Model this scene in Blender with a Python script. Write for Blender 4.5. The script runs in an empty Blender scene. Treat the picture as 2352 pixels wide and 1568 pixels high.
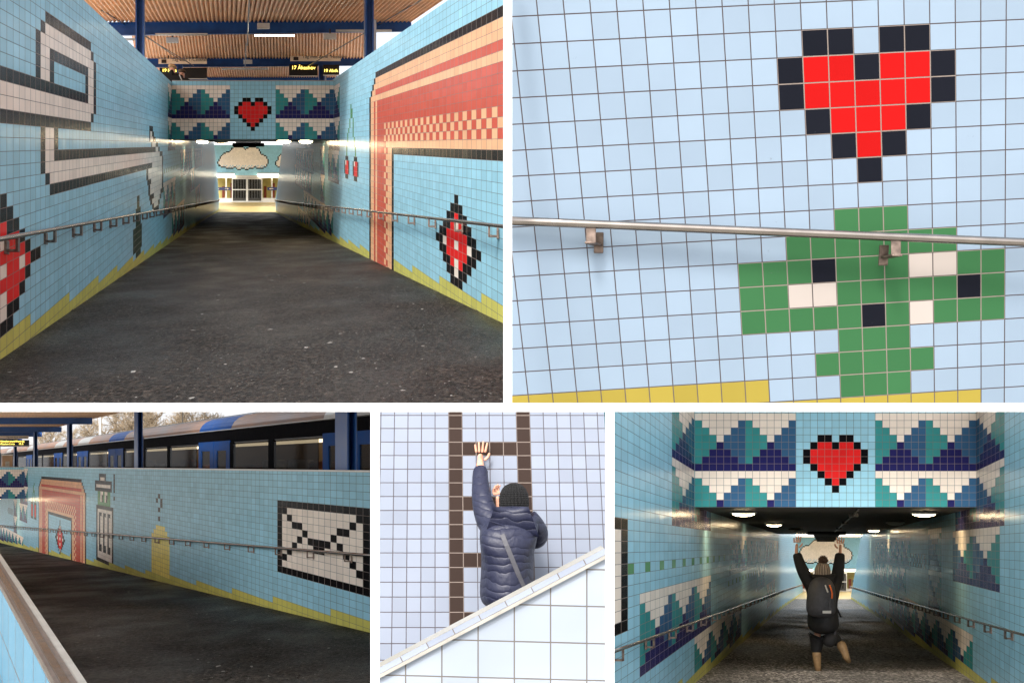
import bpy, bmesh, math, random
from mathutils import Vector, Matrix
R = math.radians
random.seed(11)
scene = bpy.context.scene
COL = scene.collection
EYE = 14.0                       # eye height above the ground sheet
# ------------------------------------------------------------------ camera, sky, sun, exposure
cam = bpy.data.cameras.new('camera'); camo = bpy.data.objects.new('camera', cam); COL.objects.link(camo)
camo.location = (0, 0, EYE); camo.rotation_euler = (R(90), 0, 0)
cam.lens = 54; cam.sensor_width = 36; cam.shift_y = 0.12075; cam.clip_start = 0.1; cam.clip_end = 6000
scene.camera = camo
SUN_EL, SUN_AZ = 42.0, 196.0     # azimuth clockwise from +Y : behind the camera, a little to the left
w = bpy.data.worlds.new('World'); scene.world = w; w.use_nodes = True
wn, wl = w.node_tree.nodes, w.node_tree.links
bg = wn['Background']; sky = wn.new('ShaderNodeTexSky'); sky.sky_type = 'NISHITA'; sky.sun_disc = False
sky.sun_elevation = R(SUN_EL); sky.sun_rotation = R(SUN_AZ); sky.air_density = 1.0; sky.dust_density = 4.0; sky.ozone_density = 1.0
hsv = wn.new('ShaderNodeHueSaturation'); hsv.inputs['Saturation'].default_value = 0.35
wl.new(sky.outputs[0], hsv.inputs['Color']); veil = wn.new('ShaderNodeMix'); veil.data_type = 'RGBA'; veil.blend_type = 'LIGHTEN'; veil.inputs['Factor'].default_value = 1.0; veil.inputs[7].default_value = (3.0, 3.05, 3.15, 1)
wl.new(hsv.outputs[0], veil.inputs[6]); wl.new(veil.outputs[2], bg.inputs[0]); bg.inputs[1].default_value = 0.15   # a pale cloud veil lies over the low sky
sl = bpy.data.lights.new('sun', 'SUN'); sl.energy = 1.25; sl.angle = R(10); sl.color = (1, 0.95, 0.88)
so = bpy.data.objects.new('sun', sl); COL.objects.link(so)
sd = Vector((math.sin(R(SUN_AZ)) * math.cos(R(SUN_EL)), math.cos(R(SUN_AZ)) * math.cos(R(SUN_EL)), math.sin(R(SUN_EL))))
so.rotation_euler = (-sd).to_track_quat('-Z', 'Y').to_euler(); so.location = (-10, -20, 60)
scene.view_settings.view_transform = 'Standard'; scene.view_settings.look = 'None'
scene.view_settings.exposure = 1.2; scene.view_settings.gamma = 1.0
scene.cycles.use_denoising = True
scene.cycles.max_bounces = 7; scene.cycles.sample_clamp_indirect = 6

# ------------------------------------------------------------------ helpers
def S(r, g, b):
    def f(x):
        x /= 255.0
        return x / 12.92 if x <= 0.04045 else ((x + 0.055) / 1.055) ** 2.4
    return (f(r), f(g), f(b), 1.0)

class Frame:
    """plan frame of a passage: cross direction r (world x), long axis y, plumb height h, seen from the ramp's own datum"""
    def __init__(s, ax, az): s.a = Vector((ax, 1.0, az))
    def P(s, r, y, h): return Vector((r + s.a.x * y, y, EYE + h + s.a.z * y))

def at(u, v, Y):
    return Vector(((u - 1176) * Y / 3528.0, Y, EYE + (1068 - v) * Y / 3528.0))

WPOS = {}
def link(o, parent=None, loc=(0, 0, 0)):
    loc = Vector(loc); COL.objects.link(o)
    if parent is not None:
        o.parent = parent; o.location = loc - WPOS[parent.name]
    else:
        o.location = loc
    WPOS[o.name] = loc
    return o
def tag(o, label=None, cat=None, group=None, kind=None):
    if label: o['label'] = label
    if cat: o['category'] = cat
    if group: o['group'] = group
    if kind: o['kind'] = kind
    return o
def thing(name, label, cat, loc, group=None):
    o = bpy.data.objects.new(name, None); o.empty_display_size = 0.2
    link(o, None, loc); return tag(o, label, cat, group)
def children(o): return [c for c in bpy.data.objects if c.parent == o]
def dup(o, delta, parent=None, label=None):
    c = o.copy(); COL.objects.link(c)
    if parent is None:
        c.location = o.location + Vector(delta); c.parent = None
    else:
        c.parent = parent
    WPOS[c.name] = WPOS.get(o.name, Vector((0, 0, 0))) + Vector(delta)
    if label: c['label'] = label
    for ch in children(o): dup(ch, delta, c)
    return c

class MB:
    def __init__(s): s.v = []; s.f = []; s.m = []; s.cur = 0
    def face(s, *pts):
        n = len(s.v); s.v += [Vector(p) for p in pts]; s.f.append(tuple(range(n, n + len(pts)))); s.m.append(s.cur); return s
    def hexa(s, p):   # 8 points: bottom ring 0-3, top ring 4-7
        n = len(s.v); s.v += [Vector(q) for q in p]
        for q in ((3, 2, 1, 0), (4, 5, 6, 7), (0, 1, 5, 4), (1, 2, 6, 5), (2, 3, 7, 6), (3, 0, 4, 7)):
            s.f.append(tuple(n + k for k in q)); s.m.append(s.cur)
        return s
    def box(s, a, b):
        a, b = Vector(a), Vector(b)
        return s.hexa([(a.x, a.y, a.z), (b.x, a.y, a.z), (b.x, b.y, a.z), (a.x, b.y, a.z), (a.x, a.y, b.z), (b.x, a.y, b.z), (b.x, b.y, b.z), (a.x, b.y, b.z)])
    def fbox(s, fr, r0, r1, y0, y1, h0, h1):
        P = fr.P
        return s.hexa([P(r0, y0, h0), P(r1, y0, h0), P(r1, y1, h0), P(r0, y1, h0), P(r0, y0, h1), P(r1, y0, h1), P(r1, y1, h1), P(r0, y1, h1)])
    def obox(s, c, ax, ay, az):   # oriented box, half-vectors
        c, ax, ay, az = Vector(c), Vector(ax), Vector(ay), Vector(az)
        q = [c - ax - ay - az, c + ax - ay - az, c + ax + ay - az, c - ax + ay - az]
        return s.hexa(q + [p + 2 * az for p in q])
    def tube(s, pts, rad, n=8, cap=True):
        pts = [Vector(p) for p in pts]; rads = rad if isinstance(rad, (list, tuple)) else [rad] * len(pts)
        rings = []
        for i, p in enumerate(pts):
            d = (pts[min(i + 1, len(pts) - 1)] - pts[max(i - 1, 0)]).normalized()
            up = Vector((0, 0, 1)) if abs(d.z) < 0.9 else Vector((1, 0, 0))
            x = d.cross(up).normalized(); yv = x.cross(d).normalized(); b = len(s.v)
            for k in range(n):
                a = 2 * math.pi * k / n; s.v.append(p + (x * math.cos(a) + yv * math.sin(a)) * rads[i])
            rings.append(b)
        for b0, b1 in zip(rings, rings[1:]):
            for k in range(n):
                k2 = (k + 1) % n; s.f.append((b0 + k, b0 + k2, b1 + k2, b1 + k)); s.m.append(s.cur)
        if cap:
            s.f.append(tuple(rings[0] + k for k in reversed(range(n)))); s.m.append(s.cur)
            s.f.append(tuple(rings[-1] + k for k in range(n))); s.m.append(s.cur)
        return s
    def lathe(s, c, prof, n=24, axis='z'):
        c = Vector(c); b = len(s.v)
        for r, z in prof:
            for k in range(n):
                a = 2 * math.pi * k / n; s.v.append(c + Vector((r * math.cos(a), r * math.sin(a), z)))
        for i in range(len(prof) - 1):
            for k in range(n):
                k2 = (k + 1) % n; s.f.append((b + i * n + k, b + i * n + k2, b + (i + 1) * n + k2, b + (i + 1) * n + k)); s.m.append(s.cur)
        return s
    def build(s, name, mat, parent=None, smooth=False, origin=None, bevel=0):
        xs = [p.x for p in s.v]; ys = [p.y for p in s.v]; zs = [p.z for p in s.v]
        o0 = Vector(origin) if origin is not None else Vector(((min(xs) + max(xs)) / 2, (min(ys) + max(ys)) / 2, min(zs)))
        me = bpy.data.meshes.new(name); me.from_pydata([p - o0 for p in s.v], [], s.f); 
        for m in (mat if isinstance(mat, (list, tuple)) else [mat]): me.materials.append(m)
        me.polygons.foreach_set('material_index', s.m)
        if smooth: me.polygons.foreach_set('use_smooth', [True] * len(s.f))
        me.update()
        bm = bmesh.new(); bm.from_mesh(me); bmesh.ops.recalc_face_normals(bm, faces=bm.faces); bm.to_mesh(me); bm.free()
        o = bpy.data.objects.new(name, me); link(o, parent, o0)
        if bevel:
            b = o.modifiers.new('bevel', 'BEVEL'); b.width = bevel; b.segments = 2; b.limit_method = 'ANGLE'
        return o

# ------------------------------------------------------------------ materials
def newmat(name):
    m = bpy.data.materials.new(name); m.use_nodes = True
    return m, m.node_tree.nodes, m.node_tree.links, m.node_tree.nodes['Principled BSDF']
def N(nodes, t, **kw):
    n = nodes.new('ShaderNode' + t)
    for k, v in kw.items(): setattr(n, k, v)
    return n
def math_n(nodes, links, op, a, b=None, clamp=False):
    n = nodes.new('ShaderNodeMath'); n.operation = op; n.use_clamp = clamp
    for i, x in enumerate((a, b)):
        if x is None: continue
        if isinstance(x, (int, float)): n.inputs[i].default_value = x
        else: links.new(x, n.inputs[i])
    return n.outputs[0]
def simple(name, col, rough=0.5, metal=0.0, noise=0.0, nscale=8.0, bump=0.0, bscale=60.0, coat=0.0, stretch=None, ior=1.45):
    m, n, l, p = newmat(name); p.inputs['IOR'].default_value = ior
    p.inputs['Roughness'].default_value = rough; p.inputs['Metallic'].default_value = metal; p.inputs['Base Color'].default_value = col
    if coat: p.inputs['Coat Weight'].default_value = coat
    tc = N(n, 'TexCoord'); co = tc.outputs['Object']
    if stretch:
        mp = N(n, 'Mapping'); mp.inputs['Scale'].default_value = stretch; l.new(co, mp.inputs['Vector']); co = mp.outputs[0]
    if noise:
        t = N(n, 'TexNoise'); t.inputs['Scale'].default_value = nscale; t.inputs['Detail'].default_value = 6; l.new(co, t.inputs['Vector'])
        rp = N(n, 'MapRange'); rp.inputs[1].default_value = 0.3; rp.inputs[2].default_value = 0.7
        rp.inputs[3].default_value = 1 - noise; rp.inputs[4].default_value = 1 + noise; l.new(t.outputs['Fac'], rp.inputs[0])
        mx = N(n, 'VectorMath', operation='SCALE'); mx.inputs[0].default_value = col[:3]; l.new(rp.outputs[0], mx.inputs['Scale'])
        l.new(mx.outputs[0], p.inputs['Base Color'])
        rr = N(n, 'MapRange'); rr.inputs[3].default_value = max(0.05, rough - 0.12); rr.inputs[4].default_value = min(1, rough + 0.12)
        l.new(t.outputs['Fac'], rr.inputs[0]); l.new(rr.outputs[0], p.inputs['Roughness'])
    if bump:
        t2 = N(n, 'TexNoise'); t2.inputs['Scale'].default_value = bscale; t2.inputs['Detail'].default_value = 4; l.new(co, t2.inputs['Vector'])
        b = N(n, 'Bump'); b.inputs['Strength'].default_value = bump; b.inputs['Distance'].default_value = 0.02
        l.new(t2.outputs['Fac'], b.inputs['Height']); l.new(b.outputs[0], p.inputs['Normal'])
    return m
def emit(name, col, strength):
    m, n, l, p = newmat(name)
    p.inputs['Base Color'].default_value = col; p.inputs['Emission Color'].default_value = col; p.inputs['Emission Strength'].default_value = strength
    return m

def tile_material(name, grout, g=0.026, rough=0.22, tilt=0.02, grime=0.0, gdark=None):
    m, n, l, p = newmat(name); p.inputs['IOR'].default_value = 1.06
    uv = N(n, 'UVMap'); uv.uv_map = 'tile'
    sx = N(n, 'SeparateXYZ'); l.new(uv.outputs[0], sx.inputs[0])
    ds = []
    for k in (0, 1):
        fr = math_n(n, l, 'FRACT', sx.outputs[k]); inv = math_n(n, l, 'SUBTRACT', 1.0, fr)
        ds.append(math_n(n, l, 'MINIMUM', fr, inv))
    d = math_n(n, l, 'MINIMUM', ds[0], ds[1])
    mr = N(n, 'MapRange', interpolation_type='SMOOTHSTEP'); mr.inputs[1].default_value = g * 0.75; mr.inputs[2].default_value = g * 1.25
    l.new(d, mr.inputs[0]); mask = mr.outputs[0]
    fl = N(n, 'VectorMath', operation='FLOOR'); l.new(uv.outputs[0], fl.inputs[0])
    wnz = N(n, 'TexWhiteNoise', noise_dimensions='2D'); l.new(fl.outputs[0], wnz.inputs['Vector'])
    at_ = N(n, 'Attribute'); at_.attribute_name = 'tile_col'
    rr = N(n, 'MapRange'); rr.inputs[3].default_value = 0.93; rr.inputs[4].default_value = 1.05; l.new(wnz.outputs['Value'], rr.inputs[0])
    # faint glaze mottling
    tc = N(n, 'TexCoord'); nz = N(n, 'TexNoise'); nz.inputs['Scale'].default_value = 1.7; nz.inputs['Detail'].default_value = 3; l.new(tc.outputs['Object'], nz.inputs['Vector'])
    mm = N(n, 'MapRange'); mm.inputs[1].default_value = 0.3; mm.inputs[2].default_value = 0.7; mm.inputs[3].default_value = 0.95; mm.inputs[4].default_value = 1.04; l.new(nz.outputs['Fac'], mm.inputs[0])
    sc = math_n(n, l, 'MULTIPLY', rr.outputs[0], mm.outputs[0])
    cv = N(n, 'VectorMath', operation='SCALE'); l.new(at_.outputs['Color'], cv.inputs[0]); l.new(sc, cv.inputs['Scale'])
    base = cv.outputs[0]
    if grime:
        g1 = N(n, 'TexNoise'); g1.inputs['Scale'].default_value = 9.0; g1.inputs['Detail'].default_value = 8; g1.inputs['Roughness'].default_value = 0.7
        l.new(tc.outputs['Object'], g1.inputs['Vector'])
        gr = N(n, 'MapRange', interpolation_type='SMOOTHSTEP'); gr.inputs[1].default_value = 0.68; gr.inputs[2].default_value = 0.76; gr.inputs[4].default_value = grime
        l.new(g1.outputs['Fac'], gr.inputs[0])
        gm = N(n, 'Mix', data_type='RGBA'); l.new(gr.outputs[0], gm.inputs['Factor']); l.new(base, gm.inputs[6]); gm.inputs[7].default_value = (0.12, 0.13, 0.13, 1); base = gm.outputs[2]
    bw = N(n, 'RGBToBW'); l.new(at_.outputs['Color'], bw.inputs[0]); gf = N(n, 'MapRange'); gf.inputs[1].default_value = 0.12; gf.inputs[2].default_value = 0.35; l.new(bw.outputs[0], gf.inputs[0])
    gcol = N(n, 'Mix', data_type='RGBA'); l.new(gf.outputs[0], gcol.inputs['Factor']); gcol.inputs[6].default_value = (0.26, 0.215, 0.19, 1); gcol.inputs[7].default_value = grout   # pale joints between the dark and red tiles
    mx = N(n, 'Mix', data_type='RGBA'); l.new(mask, mx.inputs['Factor']); l.new(gcol.outputs[2], mx.inputs[6]); l.new(base, mx.inputs[7])
    l.new(mx.outputs[2], p.inputs['Base Color'])
    ro = N(n, 'MapRange'); ro.inputs[3].default_value = 0.85; ro.inputs[4].default_value = rough; l.new(mask, ro.inputs[0]); l.new(ro.outputs[0], p.inputs['Roughness'])
    # each tile sits at a slightly different angle
    geo = N(n, 'NewGeometry'); wn2 = N(n, 'VectorMath', operation='SUBTRACT'); l.new(wnz.outputs['Color'], wn2.inputs[0]); wn2.inputs[1].default_value = (0.5, 0.5, 0.5)
    ws = N(n, 'VectorMath', operation='SCALE'); l.new(wn2.outputs[0], ws.inputs[0]); ws.inputs['Scale'].default_value = tilt
    wa = N(n, 'VectorMath', operation='ADD'); l.new(geo.outputs['Normal'], wa.inputs[0]); l.new(ws.outputs[0], wa.inputs[1])
    nm = N(n, 'VectorMath', operation='NORMALIZE'); l.new(wa.outputs[0], nm.inputs[0])
    bp = N(n, 'Bump'); bp.inputs['Strength'].default_value = 0.35; bp.inputs['Distance'].default_value = 0.006
    l.new(mask, bp.inputs['Height']); l.new(nm.outputs[0], bp.inputs['Normal']); l.new(bp.outputs[0], p.inputs['Normal'])
    return m

def asphalt(name, ystretch, base=(0.011, 0.0092, 0.0078), fscale=5.0, fsize=0.055):
    m, n, l, p = newmat(name)
    tc = N(n, 'TexCoord'); mp = N(n, 'Mapping'); mp.inputs['Scale'].default_value = (1, 1 / ystretch, 1); l.new(tc.outputs['Object'], mp.inputs['Vector']); co = mp.outputs[0]
    big = N(n, 'TexNoise'); big.inputs['Scale'].default_value = 0.9; big.inputs['Detail'].default_value = 4; l.new(co, big.inputs['Vector'])
    fine = N(n, 'TexNoise'); fine.inputs['Scale'].default_value = 26; fine.inputs['Detail'].default_value = 5; fine.inputs['Roughness'].default_value = 0.75; l.new(co, fine.inputs['Vector'])
    cr = N(n, 'MapRange'); cr.inputs[1].default_value = 0.3; cr.inputs[2].default_value = 0.72; cr.inputs[3].default_value = 0.15; cr.inputs[4].default_value = 3.0; l.new(fine.outputs['Fac'], cr.inputs[0])
    b2 = N(n, 'MapRange'); b2.inputs[1].default_value = 0.3; b2.inputs[2].default_value = 0.7; b2.inputs[3].default_value = 0.7; b2.inputs[4].default_value = 1.3; l.new(big.outputs['Fac'], b2.inputs[0])
    k = math_n(n, l, 'MULTIPLY', cr.outputs[0], b2.outputs[0])
    cv = N(n, 'VectorMath', operation='SCALE'); cv.inputs[0].default_value = base; l.new(k, cv.inputs['Scale'])
    gv = N(n, 'TexVoronoi'); gv.inputs['Scale'].default_value = 34; l.new(co, gv.inputs['Vector']); gs = N(n, 'SeparateColor'); l.new(gv.outputs['Color'], gs.inputs[0])
    gm = N(n, 'MapRange'); gm.inputs[3].default_value = 0.35; gm.inputs[4].default_value = 2.6; l.new(math_n(n, l, 'POWER', gs.outputs[2], 2.2), gm.inputs[0])
    cv2_ = N(n, 'VectorMath', operation='SCALE'); l.new(cv.outputs[0], cv2_.inputs[0]); l.new(gm.outputs[0], cv2_.inputs['Scale']); cv = cv2_
    # pale flattened specks of gum and stone chips
    wp = N(n, 'TexNoise'); wp.inputs['Scale'].default_value = 14; l.new(co, wp.inputs['Vector'])
    ad = N(n, 'VectorMath', operation='MULTIPLY_ADD'); l.new(wp.outputs['Color'], ad.inputs[0]); ad.inputs[1].default_value = (0.08, 0.08, 0.08); l.new(co, ad.inputs[2])
    vo = N(n, 'TexVoronoi'); vo.inputs['Scale'].default_value = fscale; l.new(ad.outputs[0], vo.inputs['Vector'])
    sr = N(n, 'SeparateColor'); l.new(vo.outputs['Color'], sr.inputs[0])
    siz = math_n(n, l, 'MULTIPLY', math_n(n, l, 'POWER', sr.outputs[0], 3.0), fsize * 2.4)
    sp = math_n(n, l, 'LESS_THAN', vo.outputs['Distance'], siz)
    gate = math_n(n, l, 'GREATER_THAN', sr.outputs[1], 0.25)
    spk = math_n(n, l, 'MULTIPLY', sp, gate)
    v2 = N(n, 'TexVoronoi'); v2.inputs['Scale'].default_value = fscale * 4.5; l.new(ad.outputs[0], v2.inputs['Vector'])
    s2 = N(n, 'SeparateColor'); l.new(v2.outputs['Color'], s2.inputs[0])
    small = math_n(n, l, 'MULTIPLY', math_n(n, l, 'LESS_THAN', v2.outputs['Distance'], 0.16), math_n(n, l, 'GREATER_THAN', s2.outputs[0], 0.86))
    spk = math_n(n, l, 'MAXIMUM', spk, small)
    mx = N(n, 'Mix', data_type='RGBA'); l.new(spk, mx.inputs['Factor']); l.new(cv.outputs[0], mx.inputs[6]); mx.inputs[7].default_value = (0.32, 0.31, 0.29, 1)
    l.new(mx.outputs[2], p.inputs['Base Color'])
    ro = N(n, 'MapRange'); ro.inputs[1].default_value = 0.35; ro.inputs[2].default_value = 0.65; ro.inputs[3].default_value = 0.36; ro.inputs[4].default_value = 0.62; l.new(big.outputs['Fac'], ro.inputs[0]); l.new(ro.outputs[0], p.inputs['Roughness'])
    spc = math_n(n, l, 'MULTIPLY', cr.outputs[0], 0.09); l.new(spc, p.inputs['Specular IOR Level'])
    bp = N(n, 'Bump'); bp.inputs['Strength'].default_value = 1.0; bp.inputs['Distance'].default_value = 0.06; l.new(fine.outputs['Fac'], bp.inputs['Height']); l.new(bp.outputs[0], p.inputs['Normal'])
    return m

M = {}
M['tile'] = tile_material('glazed_tile', (0.12, 0.13, 0.13, 1), g=0.022)
M['tile_close'] = tile_material('glazed_tile_close', (0.085, 0.07, 0.07, 1), g=0.022, rough=0.2, tilt=0.02, grime=0.8)
M['tile_pale'] = tile_material('glazed_tile_pale', (0.10, 0.09, 0.10, 1), g=0.030, rough=0.2, tilt=0.03)
M['tile_big'] = tile_material('glazed_tile_big', (0.16, 0.145, 0.13, 1), g=0.018, rough=0.22, tilt=0.02)
M['tile_near'] = tile_material('glazed_tile_near', (0.10, 0.10, 0.10, 1), g=0.018, rough=0.2, tilt=0.01)
M['asphalt1'] = asphalt('asphalt_walkway', 3.1, base=(0.0115, 0.009, 0.0072), fscale=5.5, fsize=0.07)
M['asphalt3'] = asphalt('asphalt_dark', 2.86, fscale=6.0)
M['asphalt5'] = asphalt('asphalt_pale_sheen', 4.6, base=(0.11, 0.10, 0.09), fscale=6.0)  # paler base colour stands in for reflections on the wet surface
M['white'] = simple('white_paint', (0.86, 0.86, 0.86, 1), 0.6, noise=0.02)
M['steel'] = simple('brushed_steel', (0.34, 0.30, 0.27, 1), 0.2, 0.95, noise=0.12, nscale=3, stretch=(3, 3, 3))
M['steel_dark'] = simple('dark_steel', (0.10, 0.095, 0.09, 1), 0.32, 0.85, noise=0.2, nscale=6)
M['bracket'] = simple('worn_bracket_steel', (0.16, 0.12, 0.10, 1), 0.4, 0.7, noise=0.5, nscale=30)
M['blue'] = simple('blue_painted_steel', S(38, 84, 150), 0.38, noise=0.18, nscale=3)
M['sheet'] = simple('orange_brown_sheet', S(248, 196, 150), 0.5, noise=0.16, nscale=2.5, stretch=(1, 0.2, 1))
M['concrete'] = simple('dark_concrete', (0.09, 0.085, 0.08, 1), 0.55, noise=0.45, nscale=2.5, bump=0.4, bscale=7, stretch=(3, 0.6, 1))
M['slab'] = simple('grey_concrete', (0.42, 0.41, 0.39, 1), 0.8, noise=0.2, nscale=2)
M['black'] = simple('black_paint', (0.012, 0.012, 0.013, 1), 0.4, noise=0.2)
M['cream'] = simple('cream_sign', S(240, 222, 196), 0.45, noise=0.03)
M['ink'] = simple('black_ink', (0.02, 0.02, 0.02, 1), 0.5)
M['led'] = emit('amber_led', (1.0, 0.72, 0.12, 1), 2.2)
M['lamp'] = emit('warm_lamp', (1.0, 0.76, 0.45, 1), 22.0)
M['tubelight'] = emit('fluorescent_tube', (1.0, 0.90, 0.68, 1), 7.0)
M['lampwhite'] = simple('lamp_housing', (0.62, 0.60, 0.57, 1), 0.4, noise=0.05)
M['alu'] = simple('door_aluminium', (0.52, 0.50, 0.46, 1), 0.35, 0.7, noise=0.1)
M['ochre'] = simple('ochre_floor', S(190, 165, 105), 0.35, noise=0.25, nscale=4)
M['interior'] = simple('warm_interior', S(200, 185, 110), 0.6, noise=0.2, nscale=1.5)
M['brick'] = simple('red_interior_fittings', S(150, 70, 45), 0.5, noise=0.3, nscale=4)
M['navy'] = simple('navy_strip', S(35, 45, 90), 0.4, noise=0.05)
M['skin'] = simple('skin', S(222, 165, 138), 0.5, noise=0.10, nscale=22, bump=0.1, bscale=120)
M['black_cloth'] = simple('black_cloth', (0.010, 0.010, 0.012, 1), 0.75, noise=0.35, nscale=14, bump=0.5, bscale=45)
M['pack'] = simple('charcoal_nylon', (0.05, 0.05, 0.058, 1), 0.55, noise=0.2, nscale=20, bump=0.3, bscale=70)
M['grey_strap'] = simple('grey_webbing', (0.085, 0.085, 0.10, 1), 0.6, noise=0.1, nscale=60)
M['tan'] = simple('tan_leather', S(140, 112, 78), 0.6, noise=0.2, nscale=20)
M['blond'] = simple('blond_hair', S(196, 158, 112), 0.6, noise=0.35, nscale=30, bump=0.6, bscale=60)
M['brownhair'] = simple('brown_hair', S(96, 76, 60), 0.6, noise=0.3, nscale=30, bump=0.6, bscale=60)
M['fur'] = simple('brown_fur', S(105, 84, 70), 0.9, noise=0.5, nscale=60, bump=1.0, bscale=90)
M['train_roof'] = simple('bronze_train_roof', S(138, 100, 74), 0.4, 0.15, noise=0.4, nscale=0.8, stretch=(1, 0.25, 1))
M['train_black'] = simple('black_train_panel', (0.004, 0.004, 0.006, 1), 0.5, noise=0.1, ior=1.03)
M['train_blue'] = simple('blue_train_door', S(14, 74, 150), 0.35, noise=0.12, nscale=2, ior=1.06)
M['seat'] = simple('orange_brown_seat', S(150, 92, 62), 0.7, noise=0.3, nscale=5)
M['paper'] = simple('pale_paper', S(215, 205, 190), 0.7, noise=0.25, nscale=6)
M['bark'] = simple('winter_bark', S(150, 134, 112), 0.9, noise=0.3, nscale=6)
M['ground'] = simple('pale_bounce_ground', (0.30, 0.29, 0.26, 1), 0.95, noise=0.3, nscale=0.2)  # unseen ground made pale to bounce light up into the passages
M['render'] = simple('pale_render', S(205, 196, 178), 0.8, noise=0.12, nscale=0.6)
M['teal'] = simple('teal_panel', S(70, 150, 160), 0.5, noise=0.1)
M['salmon'] = simple('salmon_panel', S(222, 180, 140), 0.6, noise=0.25, nscale=1.2)

def glass_mat(name, col, tr):
    m, n, l, p = newmat(name)
    p.inputs['Base Color'].default_value = col; p.inputs['Roughness'].default_value = 0.06; p.inputs['IOR'].default_value = 1.03
    t = N(n, 'BsdfTransparent'); mx = N(n, 'MixShader'); mx.inputs[0].default_value = tr
    l.new(p.outputs[0], mx.inputs[1]); l.new(t.outputs[0], mx.inputs[2]); l.new(mx.outputs[0], n['Material Output'].inputs[0])
    return m
M['window'] = glass_mat('train_window_glass', (0.01, 0.01, 0.012, 1), 0.4)
M['doorglass'] = glass_mat('door_glass', (0.03, 0.03, 0.03, 1), 0.55)

def quilt_mat():
    m, n, l, p = newmat('navy_quilted_nylon')
    tc = N(n, 'TexCoord'); nz = N(n, 'TexNoise'); nz.inputs['Scale'].default_value = 6; l.new(tc.outputs['Object'], nz.inputs['Vector'])
    ad = N(n, 'VectorMath', operation='MULTIPLY_ADD'); l.new(nz.outputs['Color'], ad.inputs[0]); ad.inputs[1].default_value = (0.03, 0.03, 0.14); l.new(tc.outputs['Object'], ad.inputs[2])
    sx = N(n, 'SeparateXYZ'); l.new(ad.outputs[0], sx.inputs[0])
    fr = math_n(n, l, 'FRACT', math_n(n, l, 'MULTIPLY', sx.outputs[2], 17.0)); a = math_n(n, l, 'SUBTRACT', fr, 0.5)
    pf = math_n(n, l, 'SUBTRACT', 1.0, math_n(n, l, 'MULTIPLY', math_n(n, l, 'MULTIPLY', a, a), 4.0))
    pf = math_n(n, l, 'POWER', pf, 0.5)
    n2 = N(n, 'TexNoise'); n2.inputs['Scale'].default_value = 22; n2.inputs['Detail'].default_value = 4
    mp = N(n, 'Mapping'); mp.inputs['Scale'].default_value = (1.6, 1, 1); mp.inputs['Rotation'].default_value = (0, R(30), 0); l.new(tc.outputs['Object'], mp.inputs[0]); l.new(mp.outputs[0], n2.inputs['Vector'])
    h = math_n(n, l, 'ADD', pf, math_n(n, l, 'MULTIPLY', n2.outputs['Fac'], 0.9))
    bp = N(n, 'Bump'); bp.inputs['Strength'].default_value = 0.5; bp.inputs['Distance'].default_value = 0.011; l.new(h, bp.inputs['Height']); l.new(bp.outputs[0], p.inputs['Normal'])
    p.inputs['Base Color'].default_value = (0.017, 0.020, 0.048, 1); p.inputs['Roughness'].default_value = 0.48
    return m
M['quilt'] = quilt_mat()
def knit_mat(name, col, dark, freq):
    m, n, l, p = newmat(name)
    tc = N(n, 'TexCoord'); gr = N(n, 'TexGradient', gradient_type='RADIAL'); l.new(tc.outputs['Object'], gr.inputs[0])
    fr = math_n(n, l, 'SINE', math_n(n, l, 'MULTIPLY', gr.outputs['Fac'], 6.283 * freq))
    sx = N(n, 'SeparateXYZ'); l.new(tc.outputs['Object'], sx.inputs[0])
    f2 = math_n(n, l, 'SINE', math_n(n, l, 'MULTIPLY', sx.outputs[2], 420.0))
    h = math_n(n, l, 'ADD', fr, math_n(n, l, 'MULTIPLY', f2, 0.5))
    mr = N(n, 'MapRange'); mr.inputs[1].default_value = -1.2; mr.inputs[2].default_value = 1.2; l.new(h, mr.inputs[0])
    mx = N(n, 'Mix', data_type='RGBA'); l.new(mr.outputs[0], mx.inputs['Factor']); mx.inputs[6].default_value = dark; mx.inputs[7].default_value = col
    l.new(mx.outputs[2], p.inputs['Base Color']); p.inputs['Roughness'].default_value = 0.9
    bp = N(n, 'Bump'); bp.inputs['Strength'].default_value = 0.9; bp.inputs['Distance'].default_value = 0.006; l.new(h, bp.inputs['Height']); l.new(bp.outputs[0], p.inputs['Normal'])
    return m
M['knit_black'] = knit_mat('black_knit', (0.007, 0.007, 0.008, 1), (0.003, 0.003, 0.004, 1), 26)
M['knit_cream'] = knit_mat('cream_knit', S(196, 178, 160), S(120, 104, 92), 18)

# tile colours
PAL = {'L': S(156, 208, 227), 'W': S(244, 232, 218), 'K': S(20, 20, 23), 'R': S(226, 42, 42), 'T': S(62, 146, 146), 'B': S(58, 98, 134), 'P': S(42, 42, 96),
       'Y': S(206, 202, 108), 'E': S(240, 184, 142), 'D': S(204, 92, 74), 'G': S(92, 150, 102), 'N': S(52, 78, 66), 'H': S(240, 224, 120),
       'l': S(147, 165, 184), 'g': S(60, 108, 70), 'y': S(164, 147, 68), 'w': S(188, 178, 172), 'k': S(28, 30, 38), 'r': S(182, 26, 26),
       'p': S(150, 158, 174), 'b': S(64, 53, 49), 'q': S(162, 171, 184), 'c': S(180, 208, 222), 'x': S(170, 168, 160), 'Z': S(86, 150, 182), 'A': S(20, 20, 23)}

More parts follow.
